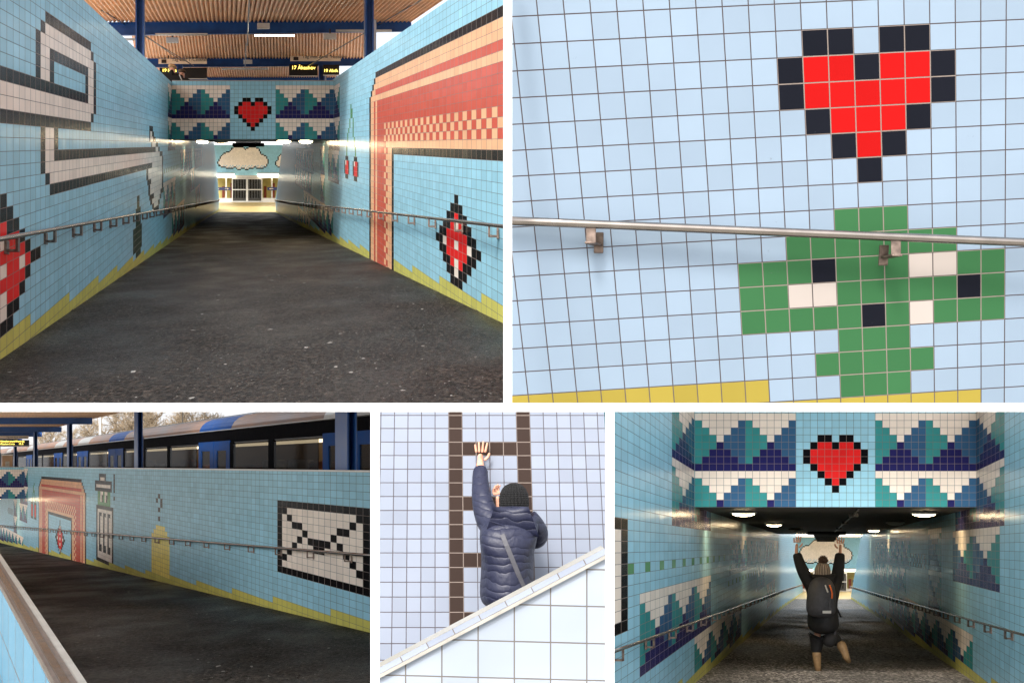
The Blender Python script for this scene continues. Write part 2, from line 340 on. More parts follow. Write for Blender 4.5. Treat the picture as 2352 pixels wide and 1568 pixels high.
# ------------------------------------------------------------------ tiled walls
def tile_wall(name, label, pos_, cs, ks, color, thick, keep=None, mat='tile', cat='tiled wall', group=None, parent=None, kmin=None):
    """every tile is a face; its glaze colour is stored per face, the joints come from the tile coordinates"""
    ck = (lambda c, k: max(k, kmin(c))) if kmin else (lambda c, k: k)
    pos = lambda c, k: pos_(c, ck(c, k))
    verts, faces, cols, uvs = [], [], [], []
    idx = {}
    for i, c in enumerate(cs):
        for j, k in enumerate(ks):
            idx[i, j] = len(verts); verts.append(pos(c, k))
    for i in range(len(cs) - 1):
        c = math.floor(cs[i] + 1e-6)
        for j in range(len(ks) - 1):
            k = math.floor(ks[j] + 1e-6)
            if keep and not keep(c, k): continue
            faces.append((idx[i, j], idx[i + 1, j], idx[i + 1, j + 1], idx[i, j + 1]))
            cols.append(PAL[color(c, k)])
            uvs += [(cs[i], ck(cs[i], ks[j])), (cs[i + 1], ck(cs[i + 1], ks[j])), (cs[i + 1], ks[j + 1]), (cs[i], ks[j + 1])]
    th = Vector(thick); g = PAL['x']
    def extra(a, b, c_, d):
        n = len(verts); verts.extend([a, b, c_, d]); faces.append((n, n + 1, n + 2, n + 3)); cols.append(g); uvs.extend([(0.5, 0.5)] * 4)
    def topk(c):
        for j in range(len(ks) - 1, 0, -1):
            if not keep or keep(c, math.floor(ks[j - 1] + 1e-6)): return ks[j]
        return None
    prev = None
    for i in range(len(cs) - 1):
        t = topk(math.floor(cs[i] + 1e-6))
        if t is None: continue
        a, b = pos(cs[i], t), pos(cs[i + 1], t); lo, lo2 = pos(cs[i], ks[0]), pos(cs[i + 1], ks[0])
        extra(a, b, b + th, a + th); extra(a + th, b + th, lo2 + th, lo + th)
        if prev is None: extra(a, a + th, lo + th, lo)
        last = (b, lo2); prev = t
    extra(last[0], last[0] + th, last[1] + th, last[1])
    xs = [v.x for v in verts]; ys = [v.y for v in verts]; zs = [v.z for v in verts]
    o0 = Vector(((min(xs) + max(xs)) / 2, (min(ys) + max(ys)) / 2, min(zs)))
    me = bpy.data.meshes.new(name); me.from_pydata([v - o0 for v in verts], [], faces); me.materials.append(M[mat])
    ul = me.uv_layers.new(name='tile'); ul.data.foreach_set('uv', [x for p in uvs for x in p])
    ca = me.color_attributes.new('tile_col', 'FLOAT_COLOR', 'CORNER')
    ca.data.foreach_set('color', [x for c in cols for _ in range(4) for x in c])
    me.update()
    o = bpy.data.objects.new(name, me); link(o, parent, o0)
    if parent is None: tag(o, label, cat, group)
    return o

class Canvas(dict):
    def rect(s, c0, c1, k0, k1, ch):
        for c in range(c0, c1 + 1):
            for k in range(k0, k1 + 1): s[c, k] = ch
        return s
    def art(s, c0, ktop, lines, flip=False, clip=None):
        wd = max(len(x) for x in lines)
        for j, ln in enumerate(lines):
            for i, ch in enumerate(ln):
                if ch in ' .': continue
                c = c0 + (wd - 1 - i if flip else i); k = ktop - j
                if clip and not clip(c, k): continue
                s[c, k] = ch
        return s
MOUNT = ["WWWWWWW", "TWWWWWB", "TTWWWBB", "TTTWBBB", "TTTPBBB", "TTPPPBB", "TPPPPPB", "PPPPPPP"]
HEART9 = ["..KK.KK..", ".KRRKRRK.", "KRRRRRRRK", "KRRRRRRRK", ".KRRRRRK.", "..KRRRK..", "...KRK...", "....K...."]
def units(cv, c0, n, ktop, clip=None):
    for i in range(n): cv.art(c0 + 7 * i, ktop, MOUNT, clip=clip)
def passage_murals(cv, side, ch, kb, farther=True):
    inside = lambda c, k: k < kb
    units(cv, ch - 7, 1, kb + 12); units(cv, ch - 7, 1, kb + 4); units(cv, ch, 1, kb + 4, inside)
    if side < 0:
        for c in range(ch - 16, ch + 17, 3): cv[c, kb - 8] = 'G'
        units(cv, ch + 18, 5, kb - 4)
        for c in range(ch + 17, ch + 60, 3): cv[c, kb - 13] = 'G'
        units(cv, ch - 14, 3, kb - 11); units(cv, ch, 4, kb - 19)
        if farther: units(cv, ch + 46, 2, kb - 11); units(cv, ch + 60, 5, kb - 4); units(cv, ch + 64, 3, kb - 19)
    else:
        units(cv, ch - 6, 2, kb - 4)
        units(cv, ch + 13, 1, kb - 3, inside); units(cv, ch + 13, 1, kb - 11)
        units(cv, ch + 1, 8, kb - 19); units(cv, ch + 40, 5, kb - 27)
        if farther: units(cv, ch + 37, 7, kb - 11); units(cv, ch + 33, 7, kb - 4)
        for c in range(ch + 21, ch + 33):
            for k in range(kb - 10, kb - 7):
                if (c + k) % 2: cv[c, k] = 'K'
            
def arch(cv, far, near, top):
    """pixel portal: outer black line, peach and brick bands, a checker course, open middle"""
    lo = top - 34
    for c in range(near, far + 1):
        e = min(far - c, c - near)               # steps in from the outer edge
        def put(k, ch):
            if e == 0 and k > top - 4: return
            if e == 1 and k > top - 3: return
            if e == 2 and k > top - 2: return
            if e == 3 and k > top - 1: return
            cv[c, k] = ch
        for k in range(lo, top + 1):
            d = min(e, 99); j = top - k
            if e == 0 or j == 0 or (e == 1 and j == 3) or (e == 2 and j == 2) or (e == 3 and j == 1): q = 'A'
            elif e <= 2: q = 'E' if not (e == 2 and j >= 6) else 'E'
            elif j <= 2: q = 'E'
            elif e == 3 and j > 4: q = 'D'
            elif j == 3: q = 'D' if e > 3 else 'E'
            elif e == 4 and j >= 4: q = 'E'
            elif j == 4: q = 'E'
            elif e <= 8 or j <= 8: q = 'D'
            elif (e in (9, 10) and j >= 9) or j <= 11:
                q = 'E' if (c + k) % 2 else 'D'
            elif e in (11, 12) or j == 12: q = 'E'
            elif e == 13 or j == 13: q = 'A'
            else: q = None
            if q: put(k, q)
def diamond(cv, cc, kc, rx, ry):
    """black-edged red lozenge flecked with white over a small pale base"""
    for c in range(cc - rx, cc + rx + 1):
        for k in range(kc - ry, kc + ry + 1):
            d = abs(c - cc) / rx + abs(k - kc) / ry
            if d <= 1.02:
                if d > 0.74: q = 'K'
                elif (c - cc) % 3 == 0 and (k - kc) % 2 == 0: q = 'W'
                elif k < kc - ry * 0.5: q = 'W'
                else: q = 'R'
                cv[c, k] = q

def wall_in_frame(fr, rfun, yref, dy, t, koff, name, label, cv, c0, c1, htop, floor_h, side, keep=None, cat='tiled wall', thick=0.3, base='L', lowest=None):
    def pos(c, k):
        y = yref + c * dy
        return fr.P(rfun(y), y, (k + koff) * t)
    hl = floor_h(yref + c1 * dy)
    klo = math.floor(hl / t - koff) - 2
    ktop = htop / t - koff
    ks = list(range(klo, math.ceil(ktop - 1e-6))) + [ktop]
    def color(c, k):
        q = cv.get((c, k))
        kf = math.floor(floor_h(yref + (c + 0.5) * dy) / t - koff)
        if q in ('E', 'D', 'A', 'H'): return q
        if k <= kf + 1: return 'Y'
        return q or base
    def kp(c, k):
        y = yref + (c + 0.5) * dy
        if (k + 1 + koff) * t < max(floor_h(y - dy / 2), floor_h(y + dy / 2)): return False
        return keep(c, k) if keep else True
    return tile_wall(name, label, pos, list(range(c0, c1 + 1)), ks, color, (side * thick, 0, 0), keep=kp, cat=cat, kmin=lambda c: (floor_h(yref + c * dy) - 0.02) / t - koff)

def handrail(name, label, fr, rfun, hfun, y0, y1, rad, step, ybr0, wall_dir, off, ynum=60, bs=1.0, group=None, steel='steel'):
    root = thing(name, label, 'handrail', fr.P(rfun(y0), y0, hfun(y0) - 0.2), group)
    pts = [fr.P(rfun(y0 + (y1 - y0) * i / ynum), y0 + (y1 - y0) * i / ynum, hfun(y0 + (y1 - y0) * i / ynum)) for i in range(ynum + 1)]
    MB().tube(pts, rad, 12).build('rail', M[steel], root, smooth=True)
    p = fr.P(rfun(ybr0), ybr0, hfun(ybr0)); s = bs
    b = MB(); d = wall_dir
    b.obox(p + Vector((0, 0, -rad - 0.045 * s)), (0.010 * s, 0, 0), (0, 0.022 * s, 0), (0, 0, 0.05 * s))
    b.obox(p + Vector((d * off * 0.5, 0, -rad - 0.09 * s)), (off * 0.5, 0, 0), (0, 0.022 * s, 0), (0, 0, 0.009 * s))
    b.obox(p + Vector((d * (off - 0.012 * s), 0, -rad - 0.065 * s)), (0.010 * s, 0, 0), (0, 0.03 * s, 0), (0, 0, 0.05 * s))
    br = b.build('bracket', M['bracket'], root, origin=p)
    y = ybr0 + step; n = 0
    while y < y1 and n < 60:
        c = br.copy(); COL.objects.link(c); c.parent = root
        c.location = fr.P(rfun(y), y, hfun(y)) - WPOS[root.name]; y += step; n += 1
    return root

def dome_lamp(p, r, label, lit=True, group=None):
    root = thing('ceiling_lamp', label, 'lamp', p - Vector((0, 0, r * 0.5)), group)
    MB().lathe(p, [(0.001, 0), (r * 0.9, 0), (r * 1.08, -r * 0.10), (r * 1.10, -r * 0.17), (r * 0.95, -r * 0.24), (r * 0.9, -r * 0.24)], 32).build('housing', M['lampwhite'], root, smooth=True)
    MB().lathe(p, [(r * 0.9, -r * 0.235), (r * 0.84, -r * 0.31), (r * 0.6, -r * 0.40), (r * 0.3, -r * 0.45), (0.001, -r * 0.46)], 32).build('diffuser', M['lamp'] if lit else M['lampwhite'], root, smooth=True)
    return root
def tube_lamp(a, b, label, h=0.1, lit=True, group=None):
    a, b = Vector(a), Vector(b); mid = (a + b) / 2; d = (b - a); L = d.length; d = d / L
    root = thing('tube_lamp', label, 'lamp', mid - Vector((0, 0, h)), group)
    MB().obox(mid + Vector((0, 0, h * 0.35)), d * L * 0.5, Vector((-d.y, d.x, 0)) * h * 0.8, Vector((0, 0, h * 0.25))).build('housing', M['lampwhite'], root)
    MB().tube([a, b], h * 0.45, 10).build('tube', M['tubelight'] if lit else M['lampwhite'], root, smooth=True)
    return root
def text(s, p, size, mat, parent, name='lettering', rot=(90, 0, 0), align='LEFT', extrude=0.0, sx=1.0):
    cu = bpy.data.curves.new(name, 'FONT'); cu.body = s; cu.size = size; cu.align_x = align; cu.align_y = 'BOTTOM'; cu.extrude = extrude
    tmp = bpy.data.objects.new('tmp_text', cu); COL.objects.link(tmp); bpy.context.view_layer.update()
    me = bpy.data.meshes.new_from_object(tmp.evaluated_get(bpy.context.evaluated_depsgraph_get())); me.name = name
    bpy.data.objects.remove(tmp); bpy.data.curves.remove(cu)
    if not me.materials: me.materials.append(mat)
    o = bpy.data.objects.new(name, me); link(o, parent, p); o.rotation_euler = [R(a) for a in rot]; o.scale.x = sx
    return o
def skin_mesh(name, nodes, edges, mat, parent, sub=2, origin=None, root=0, k=1.0):
    pts = [Vector(n[0]) for n in nodes]; o0 = Vector(origin) if origin is not None else pts[root if isinstance(root, int) else root[0]]
    me = bpy.data.meshes.new(name); me.from_pydata([p - o0 for p in pts], edges, []); me.materials.append(mat)
    o = bpy.data.objects.new(name, me); link(o, parent, o0)
    sk = o.modifiers.new('skin', 'SKIN'); sk.use_smooth_shade = True
    for i, n in enumerate(nodes):
        r = n[1] if isinstance(n[1], tuple) else (n[1], n[1])
        me.skin_vertices[0].data[i].radius = (r[0] * k, r[1] * k)
    roots = root if isinstance(root, (list, tuple)) else [root]
    for r_ in roots: me.skin_vertices[0].data[r_].use_root = True
    sb = o.modifiers.new('subsurf', 'SUBSURF'); sb.levels = sub; sb.render_levels = sub
    return o

# ================================================================== SETTING
MB().box((-3000, -3000, -0.5), (3000, 3000, 0)).build('ground', M['ground'])
tag(bpy.data.objects['ground'], kind='structure')

# white divider: a slim timber wall frame with openings onto the five tiled places
DY0, DY1 = 5.87, 5.90
def bar(u0, u1, v0, v1):
    a, b = at(u0, v1, DY0), at(u1, v0, DY0); return MB().box((a.x, DY0, a.z), (b.x, DY1, b.z))
div = thing('divider_frame', 'slim white painted divider frame standing between the five tiled places', 'divider', at(1166, 1640, DY0))
bar(-500, 2950, 925, 945).build('crossbar', M['white'], div)
bar(1156, 1176, -120, 924.5).build('upright', M['white'], div)
bar(851, 871, 945.5, 1640).build('upright', M['white'], div)
bar(1391, 1411, 945.5, 1640).build('upright', M['white'], div)

# ================================================================== PLACE 1 : ramp going down under the bridge
A1 = Frame(-0.17800, 0.20862)
T1, KO1, DYL1 = 0.140, 0.5, 0.44
YH1 = 53.7
def fl1(y): return -(1.5986 + 0.03345 * min(y, 152))
def lerp(y, pts):
    for (y0, r0), (y1, r1) in zip(pts, pts[1:]):
        if y <= y1: return r0 + (r1 - r0) * (y - y0) / (y1 - y0)
    return pts[-1][1]
def rl1(y): return lerp(y, [(0, -2.330), (70, -2.330), (110, -2.25), (156, -2.03), (200, -1.7)])
def rr1(y): return lerp(y, [(0, 3.327), (80, 3.327), (110, 3.40), (150, 3.60), (200, 3.9)])
cvL = Canvas()
chL = round((YH1 - 15) / DYL1); chR = round((YH1 - 19.3) / DYL1)
passage_murals(cvL, -1, chL, 1)
f = 0.427 / DYL1
def X(c): return round(c * f)
# big outlined pixel pointer
def rr(c0, c1, k0, k1, q): cvL.rect(X(c0), X(c1 + 1) - 1, k0, k1, q)
rr(-10, 21, 1, 1, 'K'); rr(-10, 22, 2, 3, 'W'); rr(-10, 21, 4, 4, 'K')
rr(7, 22, 5, 9, 'W'); rr(8, 21, 10, 10, 'K'); rr(7, 7, 9, 9, 'K'); rr(6, 6, 5, 8, 'K'); rr(7, 8, 5, 8, 'W')
rr(8, 21, 9, 9, 'W'); rr(22, 22, 9, 9, 'K'); rr(23, 23, 3, 8, 'K'); rr(22, 22, 2, 2, 'K')
rr(9, 20, 7, 7, 'K'); rr(9, 9, 5, 6, 'K'); rr(10, 19, 5, 6, 'L'); rr(20, 20, 5, 6, 'K'); rr(-10, 20, 4, 4, 'K'); rr(21, 22, 4, 8, 'W')
rr(7, 7, -3, 0, 'K'); rr(8, 9, -3, 0, 'W'); rr(10, 10, -1, 0, 'K'); rr(10, 65, -2, -2, 'K'); rr(8, 71, -3, -3, 'W'); rr(9, 73, -4, -4, 'W'); rr(8, 8, -4, -4, 'K')
rr(9, 61, -5, -5, 'K')
rr(59, 62, 2, 2, 'K'); rr(59, 59, 1, 1, 'K'); rr(60, 61, 1, 1, 'W'); rr(62, 63, 1, 1, 'K'); rr(59, 59, 0, 0, 'K'); rr(60, 62, 0, 0, 'W'); rr(63, 65, 0, 0, 'K')
rr(61, 61, -1, -1, 'K'); rr(62, 65, -1, -1, 'W'); rr(66, 68, -1, -1, 'K'); rr(66, 68, -2, -2, 'W'); rr(69, 70, -2, -2, 'K'); rr(71, 74, -3, -3, 'K'); rr(74, 75, -10, -4, 'K')
rr(62, 73, -5, -5, 'W'); rr(56, 57, -7, -6, 'K'); rr(58, 73, -7, -6, 'W'); rr(57, 60, -8, -8, 'K'); rr(61, 73, -8, -8, 'W'); rr(58, 59, -10, -9, 'K'); rr(60, 73, -10, -9, 'W')
rr(59, 63, -11, -11, 'K'); rr(64, 71, -11, -11, 'W'); rr(72, 75, -11, -11, 'K'); rr(60, 61, -12, -12, 'K'); rr(62, 70, -12, -12, 'W'); rr(71, 72, -12, -12, 'K'); rr(62, 63, -13, -13, 'K'); rr(64, 68, -13, -13, 'W'); rr(69, 70, -13, -13, 'K'); rr(63, 69, -14, -14, 'K')
# dark green bottle shape
rr(47, 48, -11, -10, 'N'); rr(46, 49, -14, -12, 'N'); rr(44, 51, -18, -15, 'N'); rr(46, 49, -20, -19, 'N')
diamond(cvL, 0, -10, 6, 5)
def slantL(c, k):
    y = 15 + c * DYL1
    return y < 126 + (158 - 126) * max(0, min(1, (2.1 - (k + KO1) * T1) / 7.5))
wl1 = wall_in_frame(A1, rl1, 15, DYL1, T1, KO1, 'tiled_wall', 'light blue tiled ramp wall with a big white pixel pointer outlined in black', cvL, -7, 325, 2.17, fl1, -1, keep=slantL)
cvR = Canvas(); passage_murals(cvR, 1, chR, 1)
arch(cvR, 44, -18, 11)
cvR.rect(61, 65, -4, -4, 'L'); cvR.rect(62, 64, -4, -4, 'K'); cvR.rect(61, 65, -7, -5, 'K'); cvR.rect(62, 64, -7, -5, 'R'); cvR[64, -5] = 'W'; cvR.rect(62, 64, -8, -8, 'K')
cvR.rect(53, 57, -7, -5, 'K'); cvR.rect(54, 56, -4, -4, 'K'); cvR.rect(54, 56, -7, -5, 'R'); cvR[56, -5] = 'W'; cvR.rect(54, 56, -8, -8, 'K')
for k, c in ((-3, 63), (-2, 63), (-1, 63), (0, 62), (1, 62), (2, 61), (3, 60), (4, 60), (5, 59), (6, 59), (7, 59), (6, 58), (5, 58), (4, 57), (3, 57), (2, 57), (1, 57), (0, 56), (-1, 56), (-2, 55), (-3, 55)): cvR[c, k] = 'G'
diamond(cvR, 9, -12, 5, 5)
def slantR(c, k):
    y = 19.3 + c * DYL1
    return y < 109 + (149 - 109) * max(0, min(1, (2.1 - (k + KO1) * T1) / 7.5))
wr1 = wall_in_frame(A1, rr1, 19.3, DYL1, T1, KO1, 'tiled_wall', 'blue tiled ramp wall with a large brick-red arch and cherries, beside the dark walkway', cvR, -16, 300, 2.29, fl1, 1, keep=slantR)
# walkway
b = MB(); ys = [11.86 + (152 - 11.86) * i / 30 for i in range(31)]
for y0, y1 in zip(ys, ys[1:]):
    P = A1.P
    b.hexa([P(rl1(y0) - .1, y0, fl1(y0) - .04), P(rr1(y0) + .1, y0, fl1(y0) - .04), P(rr1(y1) + .1, y1, fl1(y1) - .04), P(rl1(y1) - .1, y1, fl1(y1) - .04),
            P(rl1(y0) - .1, y0, fl1(y0)), P(rr1(y0) + .1, y0, fl1(y0)), P(rr1(y1) + .1, y1, fl1(y1)), P(rl1(y1) - .1, y1, fl1(y1))])
tag(b.build('walkway', M['asphalt1']), kind='structure')
b = MB()
for y0, y1 in zip(ys, ys[1:]):
    P = A1.P
    b.hexa([P(rl1(y0) - .1, y0, fl1(y0) - .052), P(rr1(y0) + .1, y0, fl1(y0) - .052), P(rr1(y1) + .1, y1, fl1(y1) - .052), P(rl1(y1) - .1, y1, fl1(y1) - .052),
            P(rl1(y0) - .1, y0, fl1(y0) - .042), P(rr1(y0) + .1, y0, fl1(y0) - .042), P(rr1(y1) + .1, y1, fl1(y1) - .042), P(rl1(y1) - .1, y1, fl1(y1) - .042)])
tag(b.build('walkway_bounce_sheet', M['white']), kind='structure')  # pale sheet added under the walkway to bounce light onto the wall below
tag(MB().fbox(A1, -4.5, 6.5, 152, 182, fl1(152) - .3, fl1(152) + 0.004).build('hall_floor', M['ochre']), kind='structure')

def bridge(fr, xl, xr, y, t, h0, label, yend, name='underpass_bridge'):
    """tiled bridge front with the heart between stepped peaks, dark soffit behind"""
    root = thing(name, label, 'bridge', fr.P((xl + xr) / 2, y, h0))
    cv = Canvas(); n = round((xr - xl) / t)
    def col(c, k):
        r_ = 13 - k
        if r_ <= 0: return 'L'
        if 14 <= c <= 24:
            i, j = c - 15, r_ - 4
            if 0 <= i < 9 and 0 <= j < 8 and HEART9[j][i] != '.': return HEART9[j][i]
            return 'L'
        cc = c if c < 14 else c - 25
        return MOUNT[(r_ - 1) % 8][cc % 7]
    tile_wall('tiled_front', None, lambda c, k: fr.P(xl + c * t, y, h0 + k * t), list(range(0, n + 1)), list(range(0, 15)), col, (0, 0.2, 0), parent=root)
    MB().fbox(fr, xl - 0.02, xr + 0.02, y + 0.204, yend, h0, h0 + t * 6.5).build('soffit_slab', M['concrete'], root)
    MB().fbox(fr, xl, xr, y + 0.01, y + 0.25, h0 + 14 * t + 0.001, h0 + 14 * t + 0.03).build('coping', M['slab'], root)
    return root
bridge(A1, -2.330, 3.327, YH1, 5.657 / 39, 0.18, 'tiled bridge with a red pixel heart over the ramp, orange canopy above it', 100)

def station_end(fr, y, xl, xr, h_door, h_floor, h_top, t, lab, unit, y_shade, h_shade):
    cv = Canvas()
    W_ = round((xr - xl) / t); H_ = round((h_top - h_door) / t)
    def cloud(cx, cy, sc, clipr=None):
        bl = [(-10, -1, 8), (-3, 4, 7.5), (8, 4, 7), (14, -2, 7), (2, -3, 9), (-15, -3, 4.5)]
        ins = lambda x, yy: any((x - cx - a * sc) ** 2 + ((yy - cy - b_ * sc) * 1.15) ** 2 < (r * sc) ** 2 for a, b_, r in bl) and yy > cy - 9 * sc + (1 if int(x) % 6 < 3 else 0)
        for c in range(W_):
            for k in range(H_):
                if ins(c, k):
                    edge = not (ins(c - 1, k) and ins(c + 1, k) and ins(c, k - 1) and ins(c, k + 1))
                    cv[c, k] = 'K' if edge else ('c' if k < cy - 4.5 * sc and (c * 7 + k * 3) % 5 < 2 else 'W')
    cloud(W_ * 0.40, H_ * 0.52, H_ / 24.0); cloud(W_ * 1.15, H_ * 0.5, H_ / 24.0)
    tile_wall('tiled_wall', lab[0], lambda c, k: fr.P(xl + c * t, y, h_door + k * t), list(range(W_ + 1)), list(range(H_ + 1)), lambda c, k: cv.get((c, k), 'L'), (0, 0.4, 0))
    tag(MB().fbox(fr, xl - 1.5, xr + 1.5, y_shade, y + 2.0, h_shade, h_shade + 0.8).build('added_shade_slab', M['white']), lab[2], 'canopy')  # slab added to keep the sun off the cloud wall; edge replaces bright sky
    root = thing('station_entrance', lab[1], 'entrance', fr.P((xl + xr) / 2, y, h_floor))
    u = unit; cx = xl + (xr - xl) * 0.475
    hd = h_door
    MB().fbox(fr, xl, xr, y + 6, y + 6.2, h_floor, hd).build('back_wall', M['interior'], root)
    MB().fbox(fr, xl, xr, y + 0.45, y + 6, hd - 0.05, hd - 0.01).build('lobby_ceiling', M['interior'], root)
    fb = MB()
    for i in range(9): fb.fbox(fr, xl + (xr - xl) * (i + 0.3) / 9, xl + (xr - xl) * (i + 0.62) / 9, y + 3.0, y + 3.4, h_floor, h_floor + (hd - h_floor) * (0.45 + 0.3 * ((i * 37) % 5) / 5))
    fb.build('ticket_barrier', M['brick'], root)
    f_ = MB(); H = hd - h_floor
    f_.fbox(fr, xl, xr, y + 0.05, y + 0.35, hd - H * 0.10, hd - 0.012)
    f_.fbox(fr, xl, xr, y + 0.05, y + 0.35, h_floor, h_floor + H * 0.16)
    for q in (0.02, 0.20, 0.80, 0.98): f_.fbox(fr, xl + (xr - xl) * q - 0.08 * u, xl + (xr - xl) * q + 0.08 * u, y + 0.06, y + 0.34, h_floor + H * 0.161, hd - H * 0.101)
    f_.build('frame', M['alu'], root)
    dw = (xr - xl) * 0.20
    for s in (-1, 1):
        x0, x1 = (cx - dw, cx - 0.01) if s < 0 else (cx + 0.01, cx + dw)
        d = MB(); h0, h1 = h_floor + H * 0.02, hd - H * 0.11; bw = 0.11 * u
        d.fbox(fr, x0, x0 + bw, y - 0.05, y + 0.04, h0, h1); d.fbox(fr, x1 - bw, x1, y - 0.05, y + 0.04, h0, h1)
        for q in (0.0, 0.52, 1.0):
            hh = h0 + (h1 - h0 - bw) * q; d.fbox(fr, x0 + bw, x1 - bw, y - 0.045, y + 0.035, hh, hh + bw)
        door = d.build('door', M['alu'], root)
        MB().fbox(fr, x0 + bw, x1 - bw, y - 0.01, y + 0.01, h0 + bw, h1 - bw).build('pane', M['doorglass'], door)
    cb = MB()
    for i in range(11): cb.fbox(fr, cx - dw + 2 * dw * i / 11, cx - dw + 2 * dw * (i + 0.5) / 11, y + 0.5, y + 0.56 + 0.05 * (i % 2), h_floor + H * 0.04, hd - H * 0.12)
    cb.build('curtain', M['slab'], root)
    MB().fbox(fr, cx - dw, cx + dw, y + 0.60, y + 0.66, h_floor, hd - 0.06).build('curtain_backing', M['black'], root)
    for q0, q1, s in ((0.03, 0.26, '\u2190  \u2192'), (0.74, 0.97, '\u2190  \u2192')):
        st = MB().fbox(fr, xl + (xr - xl) * q0, xl + (xr - xl) * q1, y - 0.06, y + 0.03, h_floor + H * 0.45, h_floor + H * 0.56).build('direction_strip', M['navy'], root)
        for qq, dr in ((0.22, -1), (0.78, 1)):
            xm = xl + (xr - xl) * (q0 + (q1 - q0) * qq); hm = h_floor + H * 0.505; z = y - 0.075; L = (xr - xl) * 0.028; P = fr.P; e = H * 0.03
            m = MB(); m.fbox(fr, min(xm - dr * L, xm + dr * L * .2), max(xm - dr * L, xm + dr * L * .2), z, z + 0.01, hm - e * 0.25, hm + e * 0.25)
            m.face(P(xm + dr * L, z, hm), P(xm + dr * L * 0.2, z, hm + e), P(xm + dr * L * 0.2, z, hm - e))
            m.build('arrow', M['cream'], st)
    return root
YE1 = 177
station_end(A1, YE1, -3.2, 5.6, -3.55, fl1(152), -0.05, 0.145,
            ('blue tiled end wall with a big white pixel cloud, above the glass doors at the foot of the ramp', 'station entrance with double glass doors at the far end of the bigger ramp picture', 'added white slab shading the cloud wall at the foot of the bigger ramp'), 1.0, 160, 0.0)
for r0, r1, lb in ((-2.9, -0.5, 'glowing tube lamp over the left side glazing of the farther station doors'), (2.2, 4.9, 'glowing tube lamp over the right side glazing of the farther station doors')):
    tube_lamp(A1.P(r0, YE1 - 0.35, -3.5), A1.P(r1, YE1 - 0.35, -3.5), lb, h=0.32, group='tube lamps over the station doors')
for i, (r, y, lit, lb) in enumerate(((1.70, 57.5, True, 'first lit ceiling lamp under the heart bridge, beside the bridge front'), (2.62, 60, True, 'lit ceiling lamp near the right wall under the bridge over the bigger ramp'),
                                (-1.55, 66, True, 'lit ceiling lamp near the left wall under the bridge over the bigger ramp'), (-0.9, 78, True, 'small lit ceiling lamp deeper in, left of the black box'), (-0.7, 60, False, 'unlit ceiling lamp left under the bridge front'))):
    dome_lamp(A1.P(r, y, 0.178), 0.28, lb, lit, 'round ceiling lamps under the bridge')
bx = thing('ceiling_box', 'long black box hanging under the far edge of the bridge over the ramp', 'sign box', A1.P(0.62, 99, -0.1))
MB().fbox(A1, -0.4, 1.65, 98.6, 99.6, -0.14, 0.10).build('casing', M['black'], bx)
MB().fbox(A1, -0.2, 1.45, 98.8, 99.4, 0.102, 0.176).build('hanger', M['steel_dark'], bx)
hh1 = lambda y: fl1(y) + 1.20
handrail('handrail', 'dark steel handrail along the left wall with the pixel pointer', A1, lambda y: rl1(y) + 0.13, hh1, 11.5, 155, 0.025, 3.1, 15.3, -1, 0.125, bs=1.35, group='handrails of the bigger ramp')
handrail('handrail', 'dark steel handrail crossing the brick-red arch on the right wall', A1, lambda y: rr1(y) - 0.13, lambda y: hh1(y) + 0.03, 13.5, 148, 0.025, 3.1, 19.6, 1, 0.125, bs=1.35, group='handrails of the bigger ramp')

# platform canopy above the bridge
cn = thing('platform_canopy', 'station canopy of orange-brown corrugated sheet on blue beams and posts above the heart bridge', 'canopy', A1.P(0.6, 60, 1.1))
for (ya_, yb_, la, lb_, ra_, rb_) in ((44, 60.2, -5.2, -5.3, 6.9, 6.75), (60.21, 84.2, -4.3, -5.6, 5.25, 7.2), (84.21, 106.2, -5.0, -5.6, 5.6, 6.7), (106.21, 128, -5.6, -5.6, 6.9, 6.9)):
    b = MB(); d = MB(); n = 75
    def sh(i, y):
        f_ = (y - ya_) / (yb_ - ya_); l_ = la + (lb_ - la) * f_; r_ = ra_ + (rb_ - ra_) * f_
        return A1.P(l_ + (r_ - l_) * i / (n * 6), y, 4.86 - (y - 44) * 0.0036 + 0.05 * math.sin(2 * math.pi * i / 6))
    for i in range(n * 6): b.face(sh(i, ya_), sh(i + 1, ya_), sh(i + 1, yb_), sh(i, yb_))
    b.build('roof_sheet', M['sheet'], cn, smooth=True)
    up = Vector((0, 0, 0.14)); q4 = [sh(0, ya_) + up, sh(n * 6, ya_) + up, sh(n * 6, yb_) + up, sh(0, yb_) + up]; d.hexa(q4 + [p + Vector((0, 0, 0.05)) for p in q4]); d.build('roof_deck', M['slab'], cn)
beams = [(60, -5.25, 6.75, 4.35, 4.80, -0.16), (84, -5.5, 7.0, 4.28, 4.70, -0.1), (106, -5.6, 6.9, 4.15, 4.62, -0.05), (124, -5.6, 6.9, 4.1, 4.5, 0)]
for y, ra, rb, h0, h1, tiltv in beams:
    bb = MB(); P = A1.P; dz = -tiltv
    for yy0, yy1, ha, hb in ((y, y + 0.06, h0, h1), (y - 0.18, y + 0.24, h0 - 0.03, h0 - 0.001), (y - 0.18, y + 0.24, h1 + 0.001, h1 + 0.03)):
        bb.hexa([P(ra, yy0, ha - dz / 2), P(rb, yy0, ha + dz / 2), P(rb, yy1, ha + dz / 2), P(ra, yy1, ha - dz / 2), P(ra, yy0, hb - dz / 2), P(rb, yy0, hb + dz / 2), P(rb, yy1, hb + dz / 2), P(ra, yy1, hb - dz / 2)])
    bb.build('beam', M['blue'], cn)
